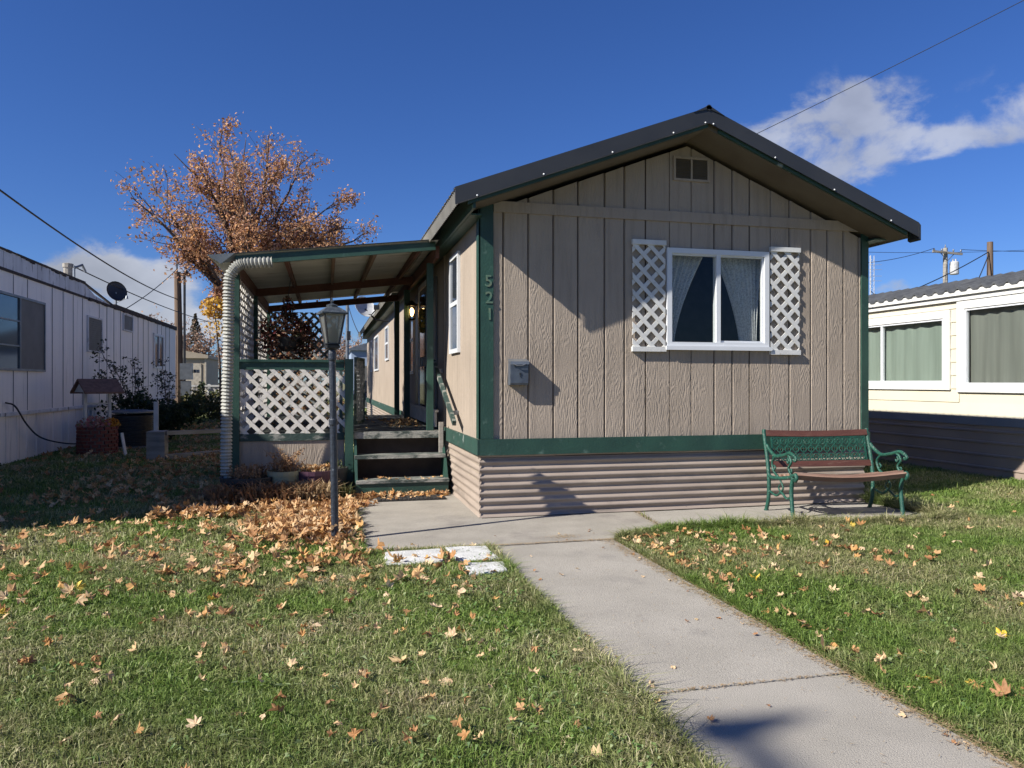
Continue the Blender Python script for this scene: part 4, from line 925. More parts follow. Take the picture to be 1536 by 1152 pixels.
dish('dish_grey').xf(Matrix.Translation((0,0,.55))@Matrix.Rotation(math.radians(35),4,'Z')@Matrix.Rotation(math.radians(70),4,'X')).build('reflector','dish_grey',d1,smooth=True)
MB().tube([(0,0,0),(0,0,.55)],.03,8).tube([(0,0,.2),(.35,-.12,.35)],.012,5).lathe([(.05,0),(.03,.1)],(.35,-.12,.33),8).build('mast','metal_grey',d1)
place(d1,(-5.35,21.6,3.27),0,.80)
d2=local_thing('satellite_dish','pale satellite dish on an arm at the far eave of the tan home','satellite dish','satellite dishes')
dish('dish_white').xf(Matrix.Translation((-.46,0,.26))@Matrix.Rotation(math.radians(25),4,'Z')@Matrix.Rotation(math.radians(62),4,'X')@Matrix.Scale(.75,4)).build('reflector','dish_white',d2,smooth=True)
MB().tube([(.08,0,-.02),(-.2,0,.0),(-.44,0,.24)],.022,8).tube([(-.42,0,.12),(-.3,-.15,.1),(-.2,-.3,.22)],.014,5).box(-.26,-.14,-.35,-.25,.2,.3).build('arm','dark_metal',d2)
place(d2,(1.26,17.0,2.74),0,1.0)

# wishing well
ww=local_thing('wishing_well','small wishing well planter with brick base, white posts and brown shingle roof','wishing well')
q=MB(); r=random.Random(2)
for row in range(8):
    for k in range(15):
        a=2*PI*(k+.5*(row%2))/15; c=Vector((.305*math.cos(a),.305*math.sin(a),.034+row*.065)); t=Vector((-math.sin(a),math.cos(a),0))
        q.bar(c-t*.055,c+t*.055,.09,.052)
q.build('brick_base','brick',ww)
MB().lathe([(.325,0),(.325,.5),(.2,.5)],(0,0,0),24).build('mortar_core','mortar',ww)
MB().bar((-.22,0,.3),(-.22,0,1.24),.05,.05).bar((.22,0,.3),(.22,0,1.24),.05,.05).bar((-.22,0,.95),(.22,0,.95),.03,.03).build('posts','white_paint',ww)
wr=MB()
for sg in (-1,1):
    wr.add([(-.36,0,1.42),(.36,0,1.42),(.36,sg*.32,1.17),(-.36,sg*.32,1.17),(-.36,0,1.39),(.36,0,1.39),(.36,sg*.32,1.14),(-.36,sg*.32,1.14)],[(0,1,2,3),(7,6,5,4),(2,6,7,3),(0,3,7,4),(1,5,6,2)])
wro=wr.build('roof','shingle',ww)
MB().prism([(-.30,-.27,1.17),(-.30,.27,1.17),(-.30,0,1.38)],(.02,0,0)).prism([(.28,-.27,1.17),(.28,.27,1.17),(.28,0,1.38)],(.02,0,0)).build('gable_end','white_paint',wro)
q=MB(); rn=[]; leafcloud(q,rn,(-.05,0,.56),(.32,.3,.16),520,.06,r); q.build('flowers','pink_flowers',ww,rnd=rn)
q=MB(); rn=[]; leafcloud(q,rn,(.2,-.12,.56),(.16,.14,.12),200,.055,r); q.build('flowers','orange_flowers',ww,rnd=rn)['label']='orange flowers'
place(ww,(-4.22,15.75,0),math.radians(38),1.0)
# air conditioner
ac=local_thing('air_conditioner','dark boxy outdoor air conditioner unit with ribbed sides behind the wishing well','air conditioner')
def rsq(r,z,c=.3,n=6):
    P=[]
    for qd in range(4):
        for k in range(n+1):
            a=PI/2*qd+PI/2*k/n; cx=(r-c)*(1 if qd in (0,3) else -1); cy=(r-c)*(1 if qd in (0,1) else -1); P.append((cx+c*math.cos(a),cy+c*math.sin(a),z))
    return P
q=MB(); rings=[]; z=.03
rings.append(rsq(.40,z))
while z<.66: rings.append(rsq(.40,z)); rings.append(rsq(.415,z+.008)); rings.append(rsq(.415,z+.022)); rings.append(rsq(.40,z+.03)); z+=.045
n=len(rings[0]); V=[p for rg in rings for p in rg]; Fc=[(j*n+k,j*n+(k+1)%n,(j+1)*n+(k+1)%n,(j+1)*n+k) for j in range(len(rings)-1) for k in range(n)]+[tuple((len(rings)-1)*n+k for k in range(n))]
q.add(V,Fc); q.build('coil_housing','dark_metal',ac)
q=MB(); a=rsq(.43,.69); b=rsq(.43,.72); n=len(a); q.add(a+b,[(k,(k+1)%n,n+(k+1)%n,n+k) for k in range(n)]+[tuple(range(2*n-1,n-1,-1))[::-1]]); 
for rr in (.1,.17,.24,.31): q.tube([(rr*math.cos(t*PI/8),rr*math.sin(t*PI/8),.735) for t in range(17)],.006,4)
q.build('top_cover','metal_grey',ac); MB().box(-.45,.45,-.45,.45,0,.04).build('pad','concrete2',ac)
place(ac,(-3.97,17.15,0),.2,1.05)

# low weathered plank frame on the lawn
fr=thing('plank_frame',(-2.8,14.3,0),'low frame of weathered grey planks with a thick end block on the shaded lawn','plank frame')
MB().box(-3.02,-2.74,14.12,14.5,0,.50).build('end_block','wood_grey',fr)
MB().bar((-2.73,14.2,.47),(-1.22,15.6,.43),.09,.07).build('top_plank','wood_grey',fr)
MB().bar((-2.73,14.15,.06),(-1.22,15.5,.05),.10,.08).build('bottom_plank','wood_grey',fr)
MB().box(-2.80,-2.72,14.08,14.12,.0,.5).build('corner_stud','wood_grey',fr)
tag(MB().box(-3.25,-3.17,15.8,15.85,0,.98).build('stake','white_paint'),'upright white painted stake standing behind the plank frame','stake','white stakes')
tag(MB().bar((-3.60,15.2,0),(-3.68,15.25,.42),.06,.02).build('stake','white_paint'),'short leaning white stake stuck in the ground in front of the dark shrub','stake','white stakes')

# ------------------------------------------------------------------ vegetation builders
def tree_to_targets(name,label,base,fork,targets,mat_leaf,nleaf,lsize,seed,r0=.2,sub=9,spread=.55,cat='tree',group=None,barkm='bark',leafprob=1.,tw=.007):
    r=random.Random(seed); t=thing(name,base,label,cat,group)
    tb_=MB(); B=Vector(base); Fk=Vector(fork)
    tb_.tube([B,B.lerp(Fk,.5)+Vector((.05,0,0)),Fk],[r0*1.25,r0*.95,r0*.8],10); tb_.build('trunk','bark',t)
    br=MB(); tips=[]
    def curve(a,b,sag,n=6):
        m=(a+b)/2; off=Vector((r.uniform(-1,1),r.uniform(-1,1),r.uniform(-.2,1)))*(b-a).length*sag; P=[]
        for i in range(n+1):
            s=i/n; P.append(a.lerp(b,s)+off*4*s*(1-s)*.5+Vector((r.gauss(0,1),r.gauss(0,1),r.gauss(0,1)))*(b-a).length*.008)
        return P
    for tg in targets:
        T=Vector(tg); st_=B.lerp(Fk,r.uniform(.7,1)); P=curve(st_,T,.22,8); L_=(T-st_).length
        br.tube(P,[r0*.5*(1-.88*i/8)*min(1,L_/4) for i in range(9)],6)
        for k in range(sub):
            s=r.uniform(.22,1); i=min(7,int(s*8)); p=P[i].lerp(P[i+1],s*8-i); d=(P[i+1]-P[i]).normalized()
            d2=(d+Vector((r.gauss(0,spread),r.gauss(0,spread),r.gauss(.12,spread)))).normalized(); l2=L_*r.uniform(.16,.38)*(1.15-s*.6); Q=curve(p,p+d2*l2,.2,4)
            br.tube(Q,[max(tw,r0*.14*(1-s*.5)*(1-.8*i/4)) for i in range(5)],4,False)
            for m in range(6):
                s2=r.uniform(.15,1); i=min(3,int(s2*4)); p2=Q[i].lerp(Q[i+1],s2*4-i); d3=(d2+Vector((r.gauss(0,.7),r.gauss(0,.7),r.gauss(.15,.6)))).normalized(); l3=l2*r.uniform(.25,.55); e=p2+d3*l3
                br.tube([p2,p2.lerp(e,.5)+Vector((0,0,.02)),e],[tw,tw*.8,tw*.5],3,False); tips.append((p2,e))
    br.build('branches',barkm,t)
    r.shuffle(tips); lf=MB(); rn=[]
    for i in range(nleaf):
        a,b=tips[int(len(tips)*(r.random()**1.35))] if i%3 else tips[(i*7919)%len(tips)]; p=a.lerp(b,r.uniform(.1,1.1))+Vector((r.gauss(0,1),r.gauss(0,1),r.gauss(-.3,1)))*lsize*1.1
        leafquad(lf,p,lsize*r.uniform(.6,1.35),r); rn.append((math.sin(p.x*2.1)+math.sin(p.z*1.7+1)+math.sin(p.y*2.3))*.12+r.random())
    lf.build('crown',mat_leaf,t,rnd=rn); return t
c_,s_=math.cos(YAW),math.sin(YAW)
def atY(u,v,Y):
    a=(u-768)/F; b=(573-v)/F; rx,ry=c_*a+s_, -s_*a+c_; k=Y/ry; return (rx*k,Y,H+b*k)
tg=[(200,292,24),(224,322,26),(228,262,25.5),(262,215,24.5),(300,232,26),(333,178,25),(345,215,24),(372,195,26.5),(402,188,25),(425,235,24.2),(452,228,26),(462,285,25),(505,300,26),(470,330,24),(495,352,25),(540,356,25.6),(520,382,24.3),(482,376,25.2),(528,340,24.8),(460,352,25.5),(440,370,26.2),(290,352,24.6),(285,330,23.6),(330,290,27),(380,300,23.5),(420,310,26.5),(322,378,26),(325,440,24.4),(270,300,27),(350,250,25),(400,350,24),(295,270,24.5)]
tree_to_targets('maple_tree','large autumn maple with thinning orange brown leaves rising behind the porch roof',(-2.75,25,0),(-2.75,25,4.4),[atY(t_[0],t_[1]+max(0,(330-t_[1])*.13),t_[2]) for t_ in tg],'tree_leaves',23000,.10,3,r0=.19,sub=12)
r=random.Random(31)
tree_to_targets('maple_tree','half bare maple standing left of the picture beside the white trailer',(-7.6,9.3,0),(-7.6,9.3,4.4),[(-7+r.uniform(-1.2,1.2),9.6+r.uniform(-1.5,1.8),7.0+r.uniform(-1.6,1.6)) for k in range(16)],'tree_leaves',7000,.13,33,r0=.17,sub=7)
def bush(name,label,c,rad,n,size,mat,cat='shrub',group=None,seed=1,stems=8):
    r=random.Random(seed); t=thing(name,(c[0],c[1],0),label,cat,group); q=MB()
    for i in range(stems):
        a=r.uniform(0,6.28); e=Vector((c[0]+rad[0]*.8*math.cos(a)*r.random(),c[1]+rad[1]*.8*math.sin(a)*r.random(),c[2]+rad[2]*r.uniform(0,.8))); q.tube([(c[0]+r.uniform(-.1,.1),c[1],0),((c[0]+e.x)/2,(c[1]+e.y)/2,e.z*.6),e],[.02,.013,.006],4,False)
    q.build('stems','bark',t); q=MB(); rn=[]
    k=max(3,n//70)
    for j in range(k):
        while True:
            p=Vector((r.uniform(-1,1),r.uniform(-1,1),r.uniform(-1,1)))
            if p.length<=1: break
        cc=(c[0]+p.x*rad[0]*.8,c[1]+p.y*rad[1]*.8,max(.05,c[2]+p.z*rad[2]*.8)); leafcloud(q,rn,cc,(rad[0]*.33,rad[1]*.33,rad[2]*.33),n//k,size,r)
    q.build('foliage',mat,t,rnd=rn); return t
# shrubs by the trailer
bush('shrub','dense dark green shrub beside the white trailer below tall rose canes',(-4.15,18.9,.55),(1.0,.9,.62),3600,.10,'bush_dark',seed=1)
def canes(name,label,pts,seed):
    r=random.Random(seed); t=thing(name,pts[0][0],label,'plant'); q=MB(); lf=MB(); rn=[]
    for a,b in pts:
        P=catmull([a,Vector(a).lerp(Vector(b),.5)+Vector((.08,0,.1)),b],6); q.tube(P,[.016*(1-.7*i/(len(P)-1)) for i in range(len(P))],4,False)
        for p in P[3:]:
            for k in range(3):
                e=p+Vector((r.gauss(0,.12),r.gauss(0,.12),r.gauss(.03,.07))); q.tube([p,e],[.005,.003],3,False)
                for m in range(5): leafquad(lf,e+Vector((r.gauss(0,.035),r.gauss(0,.035),r.gauss(0,.035))),.07,r); rn.append(r.random())
    q.build('canes','twig',t); lf.build('leaves','rose_leaves',t,rnd=rn)
canes('rose_bush','tall leaning rose canes with sparse dark leaves against the white trailer wall',[((-4.4,18.6,.2),(-4.85,18.2,2.15)),((-4.3,18.7,.2),(-4.6,18.3,1.75)),((-4.35,18.7,.3),(-4.45,19.5,1.9)),((-4.4,18.8,.3),(-4.9,18.4,1.5)),((-4.2,18.8,.3),(-4.3,19,1.45))],1)
canes('rose_bush','upright leafy canes at the far window of the white trailer',[((-4.4,22.5,.1),(-4.45,22.6,1.95)),((-4.3,22.6,.1),(-4.4,22.9,1.7)),((-4.2,22.6,.1),(-4.5,22.5,1.5))],2)
bush('shrub','dark shrub at the far end of the white trailer beside the pole',(-4.3,23.5,.45),(.9,.9,.55),1700,.11,'bush_dark',seed=3)
bush('shrub','yellow green untidy shrub in front of the white lattice fence',(-4.1,29.5,.5),(1.3,1.0,.62),2200,.12,'bush_mid',seed=4)
bush('shrub','low olive shrub behind the lower plank of the frame',(-2.9,27,.35),(.9,.8,.45),1100,.11,'bush_mid',seed=5)
bush('shrub','dark leafy shrub hanging over the lattice fence by the meter boxes',(-4.9,31.6,.9),(.45,.4,.6),500,.13,'bush_dark',seed=6)
# shrubs seen through porch lattice
bush('shrub','orange brown bush seen through the back lattice of the porch',(-.9,17.5,1.1),(1.3,.9,1.1),2600,.09,'dead_plant',seed=7)
bush('shrub','green bush seen low through the front lattice of the porch',(-.3,19.5,.6),(1.0,.9,.7),1200,.10,'bush_mid',seed=8)
# yellow sprig low on the maple
q=MB(); rn=[]; R=random.Random(9); p0=Vector(atY(322,462,24)); leafcloud(q,rn,p0,(.42,.4,.32),420,.12,R); leafcloud(q,rn,p0+Vector((.1,0,-.55)),(.5,.4,.4),160,.1,R)
yt=thing('young_tree',(p0.x+.2,24,0),'slender young tree with bright yellow leaves at its top behind the drain hose','tree')
q.build('crown','yellow_leaves',yt,rnd=rn); MB().tube([(p0.x+.2,24,0),(p0.x+.15,24,1.8),(p0.x,24,p0.z)],[.05,.035,.015],6).build('trunk','bark',yt)
# far trees
far=[((-9.5,48,0),2.6,3.4,'small bare pinkish tree over the far end of the white trailer roof','far_leaves',900,1),
     ((-7.2,47,0),2.2,2.6,'thin bare tree just right of the utility pole','far_leaves',600,2),
     ((-4.6,58,0),2.4,3.0,'leafy brown tree behind the beige shed roof','far_leaves',1100,3),
     ((.2,60,0),2.8,3.2,'pinkish bare tree seen under the porch roof left of the thin pole','far_leaves',1300,4),
     ((2.6,70,0),3.0,3.4,'bare tree above the pale blue trailer roof','far_leaves',1300,5),
     ((-1.8,52,0),2.8,3.3,'brown leaved tree seen through the porch lattice','tree_leaves',1500,6)]
for base,rw,h_,lb,mt_,nl,sd_ in far:
    r=random.Random(sd_); T=[(base[0]+rw*math.sin(a)*r.uniform(.4,1),base[1]+r.uniform(-1,1),2+(h_)*(.35+.65*abs(math.cos(a)))*r.uniform(.7,1)) for a in [(-1.5+3*i/10) for i in range(11)]]
    tree_to_targets('bare_tree',lb,base,(base[0],base[1],1.6),T,mt_,nl*2,.17,sd_+20,r0=.12,sub=6,group='trees on the skyline',barkm='twig',tw=.012)
def conifer(base,h,rw,label,seed):
    r=random.Random(seed); t=thing('conifer_tree',base,label,'tree'); B=Vector(base)
    MB().tube([B,B+Vector((0,0,h))],[.18,.03],7).build('trunk','bark',t); q=MB(); rn=[]
    for i in range(2600):
        s=r.random()**.7; z=.6+(h-.6)*(1-s); lay=(z*2.2)%1; rr=rw*s*(.45+.55*(1-lay))*math.sqrt(r.random()); a=r.uniform(0,6.28); p=B+Vector((rr*math.cos(a),rr*math.sin(a),z-rr*.25)); leafquad(q,p,.2*r.uniform(.6,1.3),r); rn.append(r.random())
    q.build('crown','conifer',t,rnd=rn)
P_=atY(293,470,55); conifer((P_[0],55,0),P_[2],2.8,'dark brownish conifer to the right of the utility pole',1)
P_=atY(278,495,50)

# ------------------------------------------------------------------ pole, meters, shed, fence at left
up=thing('utility_pole',(-5.3,30.2,0),'weathered brown wooden utility pole at the far end of the white trailer','utility pole','utility poles')
PX_,PY_=atY(268,600,30.2)[0],30.2
MB().tube([(PX_,PY_,0),(PX_,PY_,3),(PX_-.04,PY_,5.45)],[.16,.14,.12],10).build('pole','wood_pole',up)
MB().tube([(PX_+.22,PY_-.1,0),(PX_+.22,PY_-.1,5.1),(PX_+.22,PY_-.1,5.35)],.045,8).tube([(PX_+.2,PY_-.1,5.2),(PX_+.3,PY_-.15,5.5),(PX_+.42,PY_-.15,5.3)],.06,8).build('conduit','dark_metal',up)
MB().box(PX_+.1,PX_+.52,PY_-.35,PY_-.12,1.45,2.05).build('meter_box','metal_grey',up)
MB().box(PX_+.12,PX_+.46,PY_-.32,PY_-.12,.85,1.4).build('breaker_box','metal_grey',up); MB().lathe([(.11,0),(.11,.12)],(PX_+.65,PY_-.2,1.7),10).build('meter','metal_grey',up)
MB().tube([(PX_-.05,PY_,5.4),(PX_-.07,PY_,5.9)],.03,6).lathe([(.06,0),(.07,.08),(.03,.15)],(PX_-.07,PY_,5.85),8).build('insulator','dark_metal',up)
def wire(a,b,sag,label,r=.012,n=18,group=None):
    a,b=Vector(a),Vector(b); P=[a.lerp(b,i/n)-Vector((0,0,sag*4*(i/n)*(1-i/n))) for i in range(n+1)]
    tag(MB().tube(P,r,5).build('wire','rubber'),label,'wire',group or 'overhead wires')
topL=(PX_-.07,PY_,5.55)
A_=Vector(atY(0,252,13)); B_=Vector(topL); A2=A_+(A_-B_)*.2
wire(A2,(B_.x,B_.y,atY(264,412,30.2)[2]-.9),.28,'thick dark service wire running from upper left down to the brown utility pole',.017)
wire((TX-.3,18.6,3.92),Vector(atY(335,488,34)),.15,'thin wire from the white trailer mast past the utility pole',.014)
wire(topL,(TX-.6,23.6,3.35),.1,'wire sloping from the utility pole top down to the white trailer roof',.014)
wire((-.3,33,4.1),Vector(atY(300,482,40)),.1,'thin wire behind the drain hose',.012)
wire(atY(1120,208,14.5),Vector(atY(1560,-12,11.5)),.02,'dark wire crossing the sky above the right side of the dark roof',.0075)
sh=thing('shed',(-4.9,38,0),'beige metal shed with low gable roof beyond the utility pole','shed')
S0=atY(288,600,37)[0]; S1=atY(309,600,37)[0]; 
MB().box(S0-1.2,S1,37,41,0,2.45).build('wall','shed_beige',sh)
MB().prism([(S0-1.35,36.9,2.45),(S1+.1,36.9,2.45),(S1+.1,36.9,2.6),((S0+S1)/2-.9,36.9,2.85),(S0-1.35,36.9,2.6)],(0,4.3,0)).build('roof','shed_beige',sh)
MB().box(S1-.95,S1-.2,36.97,36.999,.1,2.2).box(S1-.56,S1-.52,36.95,36.969,1.0,1.15).build('door','shed_trim',sh)
MB().box(S1-.06,S1+.01,36.98,36.999,0,2.45).build('corner_trim','shed_trim',sh)
fc=thing('lattice_fence',(-4.2,32,0),'white lattice garden fence in front of the beige shed','fence')
fx0,fx1=atY(282,600,32)[0],atY(345,600,32)[0]
lattice(fx1-fx0,.85,.17,.05,.015,lambda u,v: Vector((fx0+u,32,.35+v)),(0,-1,0)).build('lattice','lattice_white',fc)
q=MB(); 
for i in range(3): q.box(fx0+(fx1-fx0)*i/2-.05,fx0+(fx1-fx0)*i/2+.05,31.95,32.05,0,1.28)
q.box(fx0,fx1,31.94,31.97,1.17,1.24); q.build('frame','white_paint',fc)

# ------------------------------------------------------------------ distance through the porch
ft=thing('blue_trailer',(3,42,0),'pale blue white mobile home in the distance at the end of the tan home','mobile home')
fx=atY(527,560,40)[0]
MB().box(fx,fx+5,40,52,.5,3.0).build('wall','bluewhite',ft)
MB().prism([(fx-.15,39.85,3.0),(fx+5.1,39.85,3.0),(fx+5.1,39.85,3.1),(fx+2.4,39.85,3.9),(fx-.15,39.85,3.1)],(0,12,0)).build('roof','metal_grey',ft)
MB().box(fx,fx+5,39.97,39.999,0,.5).build('skirting','cream_trim',ft)
MB().box(fx+.45,fx+1.5,39.96,39.999,1.3,2.2).build('window','trailer_screen',ft)
car=thing('parked_car',(2.2,31,0),'dark blue parked car seen beyond the far end of the tan home','car')
cx0=atY(531,590,31)[0]
q=MB(); q.prism([(cx0,31,.35),(cx0+1.75,31,.35),(cx0+1.8,31,.85),(cx0+1.62,31,.95),(cx0+1.42,31,1.42),(cx0+.35,31,1.42),(cx0+.12,31,.95),(cx0-.04,31,.85)],(0,4.2,0)); q.build('body','car_paint',car)
MB().box(cx0-.02,cx0+1.78,30.9,30.999,.35,.62).build('bumper','metal_grey',car); MB().box(cx0+.02,cx0+.22,30.96,30.999,.72,.9).build('headlight','orange_light',car)
MB().prism([(cx0+.2,30.99,.97),(cx0+1.55,30.99,.97),(cx0+1.38,30.99,1.36),(cx0+.4,30.99,1.36)],(0,-.005,0)).build('windshield','dark_pane',car)
for wx in (cx0+.02,cx0+1.56):
    w=MB(); w.tube([(wx,31.7,.32),(wx+.2,31.7,.32)],.32,16); w.build('wheel','rubber',car)
tp=thing('thin_pole',(.9,38,0),'thin grey pole with small boxes standing beyond the porch','pole'); tpx=atY(521,560,34)[0]
MB().tube([(tpx,34,0),(tpx,34,5.0)],.07,8).build('pole','metal_grey',tp); MB().box(tpx-.02,tpx+.14,33.9,33.99,3.2,3.6).build('box','dark_metal',tp)
wire((tpx,34,4.9),(1.3,28.9,3.0),.2,'short wire from the thin pole to the tan home roof',.015)
# ------------------------------------------------------------------ right neighbour
RXn=9.15; rn_=thing('cream_house',(RXn,5,0),'cream sided neighbouring mobile home on the right with dark skirting and wavy grey roof','mobile home')
ry0,ry1=4.5,24.0
W1=(9.47,13.2,1.27,2.40); W2=(5.9,9.30,1.24,2.51)
q=MB(); z=.86; e=.2
while z<2.56:
    z2=min(z+e,2.56)
    segs=[(ry0,ry1)]
    for (a,b,c,d) in (W1,W2):
        if z2>c and z<d:
            ns=[]
            for s0,s1 in segs:
                if b<=s0 or a>=s1: ns.append((s0,s1)); continue
                if a>s0: ns.append((s0,a))
                if b<s1: ns.append((b,s1))
            segs=ns
    for s0,s1 in segs:
        q.add([(RXn-.012,s0,z),(RXn-.012,s1,z),(RXn,s1,z2),(RXn,s0,z2),(RXn+.003,s0,z),(RXn+.003,s1,z)],[(0,3,2,1),(0,1,5,4)])
    z=z2
q.build('siding','cream',rn_)
MB().box(RXn+.3,RXn+4,ry0,ry1,.2,2.7).box(RXn+.004,RXn+.3,ry0,W2[0],.2,2.6).box(RXn+.004,RXn+.3,W2[1],W1[0],.2,2.6).box(RXn+.004,RXn+.3,W1[1],ry1,.2,2.6).box(RXn+.004,RXn+.3,W2[0],W2[1],.2,W2[2]).box(RXn+.004,RXn+.3,W2[0],W2[1],W2[3],2.6).box(RXn+.004,RXn+.3,W1[0],W1[1],.2,W1[2]).box(RXn+.004,RXn+.3,W1[0],W1[1],W1[3],2.6).build('wall','cream',rn_)
for (a,b,c,d),cm in ((W1,'curtain_green'),(W2,'curtain_grey')):
    f=MB(); t=.11
    f.box(RXn-.035,RXn-.013,a-.02,b+.02,d-t+.04,d+.05).box(RXn-.035,RXn-.013,a-.02,b+.02,c-.03,c+t-.03).box(RXn-.035,RXn-.013,a-.02,a+t,c+t-.03,d-t+.04).box(RXn-.035,RXn-.013,b-t,b+.02,c+t-.03,d-t+.04)
    w=f.build('window_frame','cream_trim',rn_)
    a2,b2,c2,d2=a+t,b-t,c+t-.03,d-t+.04
    m=MB(); m.box(RXn-.02,RXn+.03,a2,a2+.03,c2,d2).box(RXn-.02,RXn+.03,b2-.03,b2,c2,d2).box(RXn-.02,RXn+.03,a2+.03,b2-.03,d2-.03,d2).box(RXn-.02,RXn+.03,a2+.03,b2-.03,c2,c2+.03)
    ms=a+(b-a)*(.385 if cm=='curtain_green' else .60); m.box(RXn-.015,RXn+.03,ms-.022,ms+.022,c2+.03,d2-.03); m.build('sash','white_vinyl',w)
    qx(RXn+.012,a2+.03,b2-.03,c2+.03,d2-.03).build('pane','glass_reflective',w)
    MB().grid(lambda u,v,a2=a2,b2=b2,c2=c2,d2=d2: (RXn+.08+.012*math.sin(u*75+math.sin(v*2+u*20)),a2+(b2-a2)*u,c2+(d2-c2)*v),240,3).build('curtain',cm,w,smooth=True)
MB().box(RXn-.05,RXn-.001,ry0,ry1,2.565,2.70).box(RXn-.09,RXn-.05,ry0,ry1,2.64,2.715).build('fascia','cream_trim',rn_)
MB().box(RXn-.03,RXn-.013,ry0,ry1,.74,.855).build('flashing','flash_grey',rn_)
q=MB()
prof=[]; z=0.0
V=[];Fc=[]
for z,o in ((0,.0),(.12,.0),(.13,.018),(.15,.018),(.16,0),(.30,0),(.31,.018),(.33,.018),(.34,0),(.48,0),(.49,.018),(.51,.018),(.52,0),(.64,0),(.65,.018),(.67,.018),(.68,0),(.735,0)): prof.append((RXn-.01-o,z))
for (x_,z_) in prof: V+= [(x_,ry0,z_),(x_,ry1,z_)]
Fc=[(i*2,i*2+1,i*2+3,i*2+2) for i in range(len(prof)-1)]; q.add(V,Fc); q.build('skirting','skirt_dark',rn_)
# wavy tile-look roof edge strip
q=MB(); nS=int((ry1-ry0)/.02); V=[];Fc=[]
for i in range(nS+1):
    y=ry0+i*.02; o=.022*math.cos(2*PI*y/.21)+.008*math.cos(4*PI*y/.21)
    V+=[(RXn-.10,y,2.735+o-.03),(RXn-.10,y,2.735+o),(RXn+.9,y,3.0+o),(RXn+1.2,y,2.99)]
for i in range(nS):
    for j in range(3): Fc.append((i*4+j,(i+1)*4+j,(i+1)*4+j+1,i*4+j+1))
q.add(V,Fc); q.build('roof','tile_grey',rn_)
MB().box(RXn-.05,RXn+1.1,ry0,ry1,2.70,2.702).box(RXn+1.0,RXn+4,ry0,ry1,2.703,2.93).build('roof_deck','cream_trim',rn_)
# poles at right
def pole2(u,vtop,Y,label,arm=True,tilt=0):
    x,_,zt=atY(u,vtop,Y); t=thing('utility_pole',(x,Y,0),label,'utility pole','utility poles'); MB().tube([(x,Y,0),(x,Y,zt)],[.2,.15],10).build('pole','wood_pole' if not arm else 'wood_grey',t); return t,x,zt
t,x,zt=pole2(1418,372,45,'grey utility pole with crossarm and white transformer behind the cream house')
MB().bar((x-1.25,45-.2,zt-.32),(x+1.25,45-.2,zt-.42),.13,.15).build('crossarm','wood_grey',t)
q=MB()
for dx in (-1.15,-.5,.5,1.15): q.lathe([(.04,0),(.05,.06),(.07,.1),(.03,.2)],(x+dx,44.8,zt-.3),8)
q.lathe([(.04,0),(.05,.1),(.02,.25)],(x,45,zt),8); q.bar((x-.6,44.8,zt-.4),(x,44.8,zt-.95),.04,.04); q.bar((x+.6,44.8,zt-.4),(x,44.8,zt-.95),.04,.04); q.build('insulators','metal_grey',t)
MB().lathe([(.27,0),(.30,.04),(.30,.85),(.25,.92),(.1,.95)],(x+.62,44.85,zt-1.9),16).lathe([(.04,0),(.05,.2)],(x+.5,44.85,zt-.98),8).lathe([(.04,0),(.05,.2)],(x+.75,44.85,zt-.98),8).build('transformer','dish_white',t)
t2,x2,zt2=pole2(1485,363,34,'plain brown pole at the far right above the cream house roof',False)
at_=thing('antenna_tower',(atY(1305,400,40)[0],40,0),'thin white lattice antenna mast just right of the tan home corner','antenna mast'); ax=atY(1306,400,40)[0]; q=MB()
for dx,dy in ((0,0),(.25,0),(.12,.2)): q.tube([(ax+dx,40+dy,0),(ax+dx,40+dy,9.2)],.022,5)
z=3.0
while z<9: q.bar((ax,40,z),(ax+.25,40,z+.2),.015,.015); q.bar((ax+.25,40,z+.2),(ax+.12,40.2,z+.3),.015,.015); z+=.3
for z in (7.6,7.9,8.3,8.6): q.bar((ax-.5,40,z),(ax+.8,40,z+.05),.02,.02)
q.build('mast','dish_white',at_)
wire((ax,40,7.0),(ax+3,38,3.0),0.0,'guy wire from the antenna mast',.02)
wire((ax-.3,42,zt-2.0),(x-1.15,44.8,zt-.1),.25,'thin power line left of the crossarm pole',.02)
wire((x+1.15,44.8,zt-.1),(x+22,40,zt+.9),.5,'thin power line right of the crossarm pole',.02)
wire((x2,34,zt2-.5),(x2-7.4,32,zt2-3.3),.12,'dark wire from the plain brown pole down behind the grey roof',.028)
wire((x2,34,zt2-.5),(x2-2.0,33,zt2-2.6),.05,'short dark wire sloping left from the plain brown pole',.028)
wire((ax-.3,42,zt-1.2),(x+20,50,zt+2),.3,'faint upper power line behind the crossarm pole',.015)

# hooked pole added outside the frame, unseen, to throw the shadow on the path
slz=10.5; bx=1.50-slz/.764; by=2.36-(slz/.764)*math.tan(SAZ)
sg=thing('shadow_caster',(bx,by,0),'unseen tall pole with a hooked arm, added to shadow the path','shadow caster')
MB().tube([(bx,by-.45,0),(bx,by-.45,slz)],[.07,.045],8).build('pole','metal_grey',sg)
MB().tube([(bx,by-.45,slz-.02),(bx,by+.05,slz+.02),(bx+.02,by+.30,slz)],[.06,.06,.05],8).build('arm','metal_grey',sg)
MB().prism([(bx-.10,by+.20,slz-.05),(bx+.14,by+.22,slz-.05),(bx+.36,by+.30,slz-.05),(bx+.36,by+.35,slz-.05),(bx-.10,by+.40,slz-.05)],(0,0,.1)).build('caster_head','metal_grey',sg)

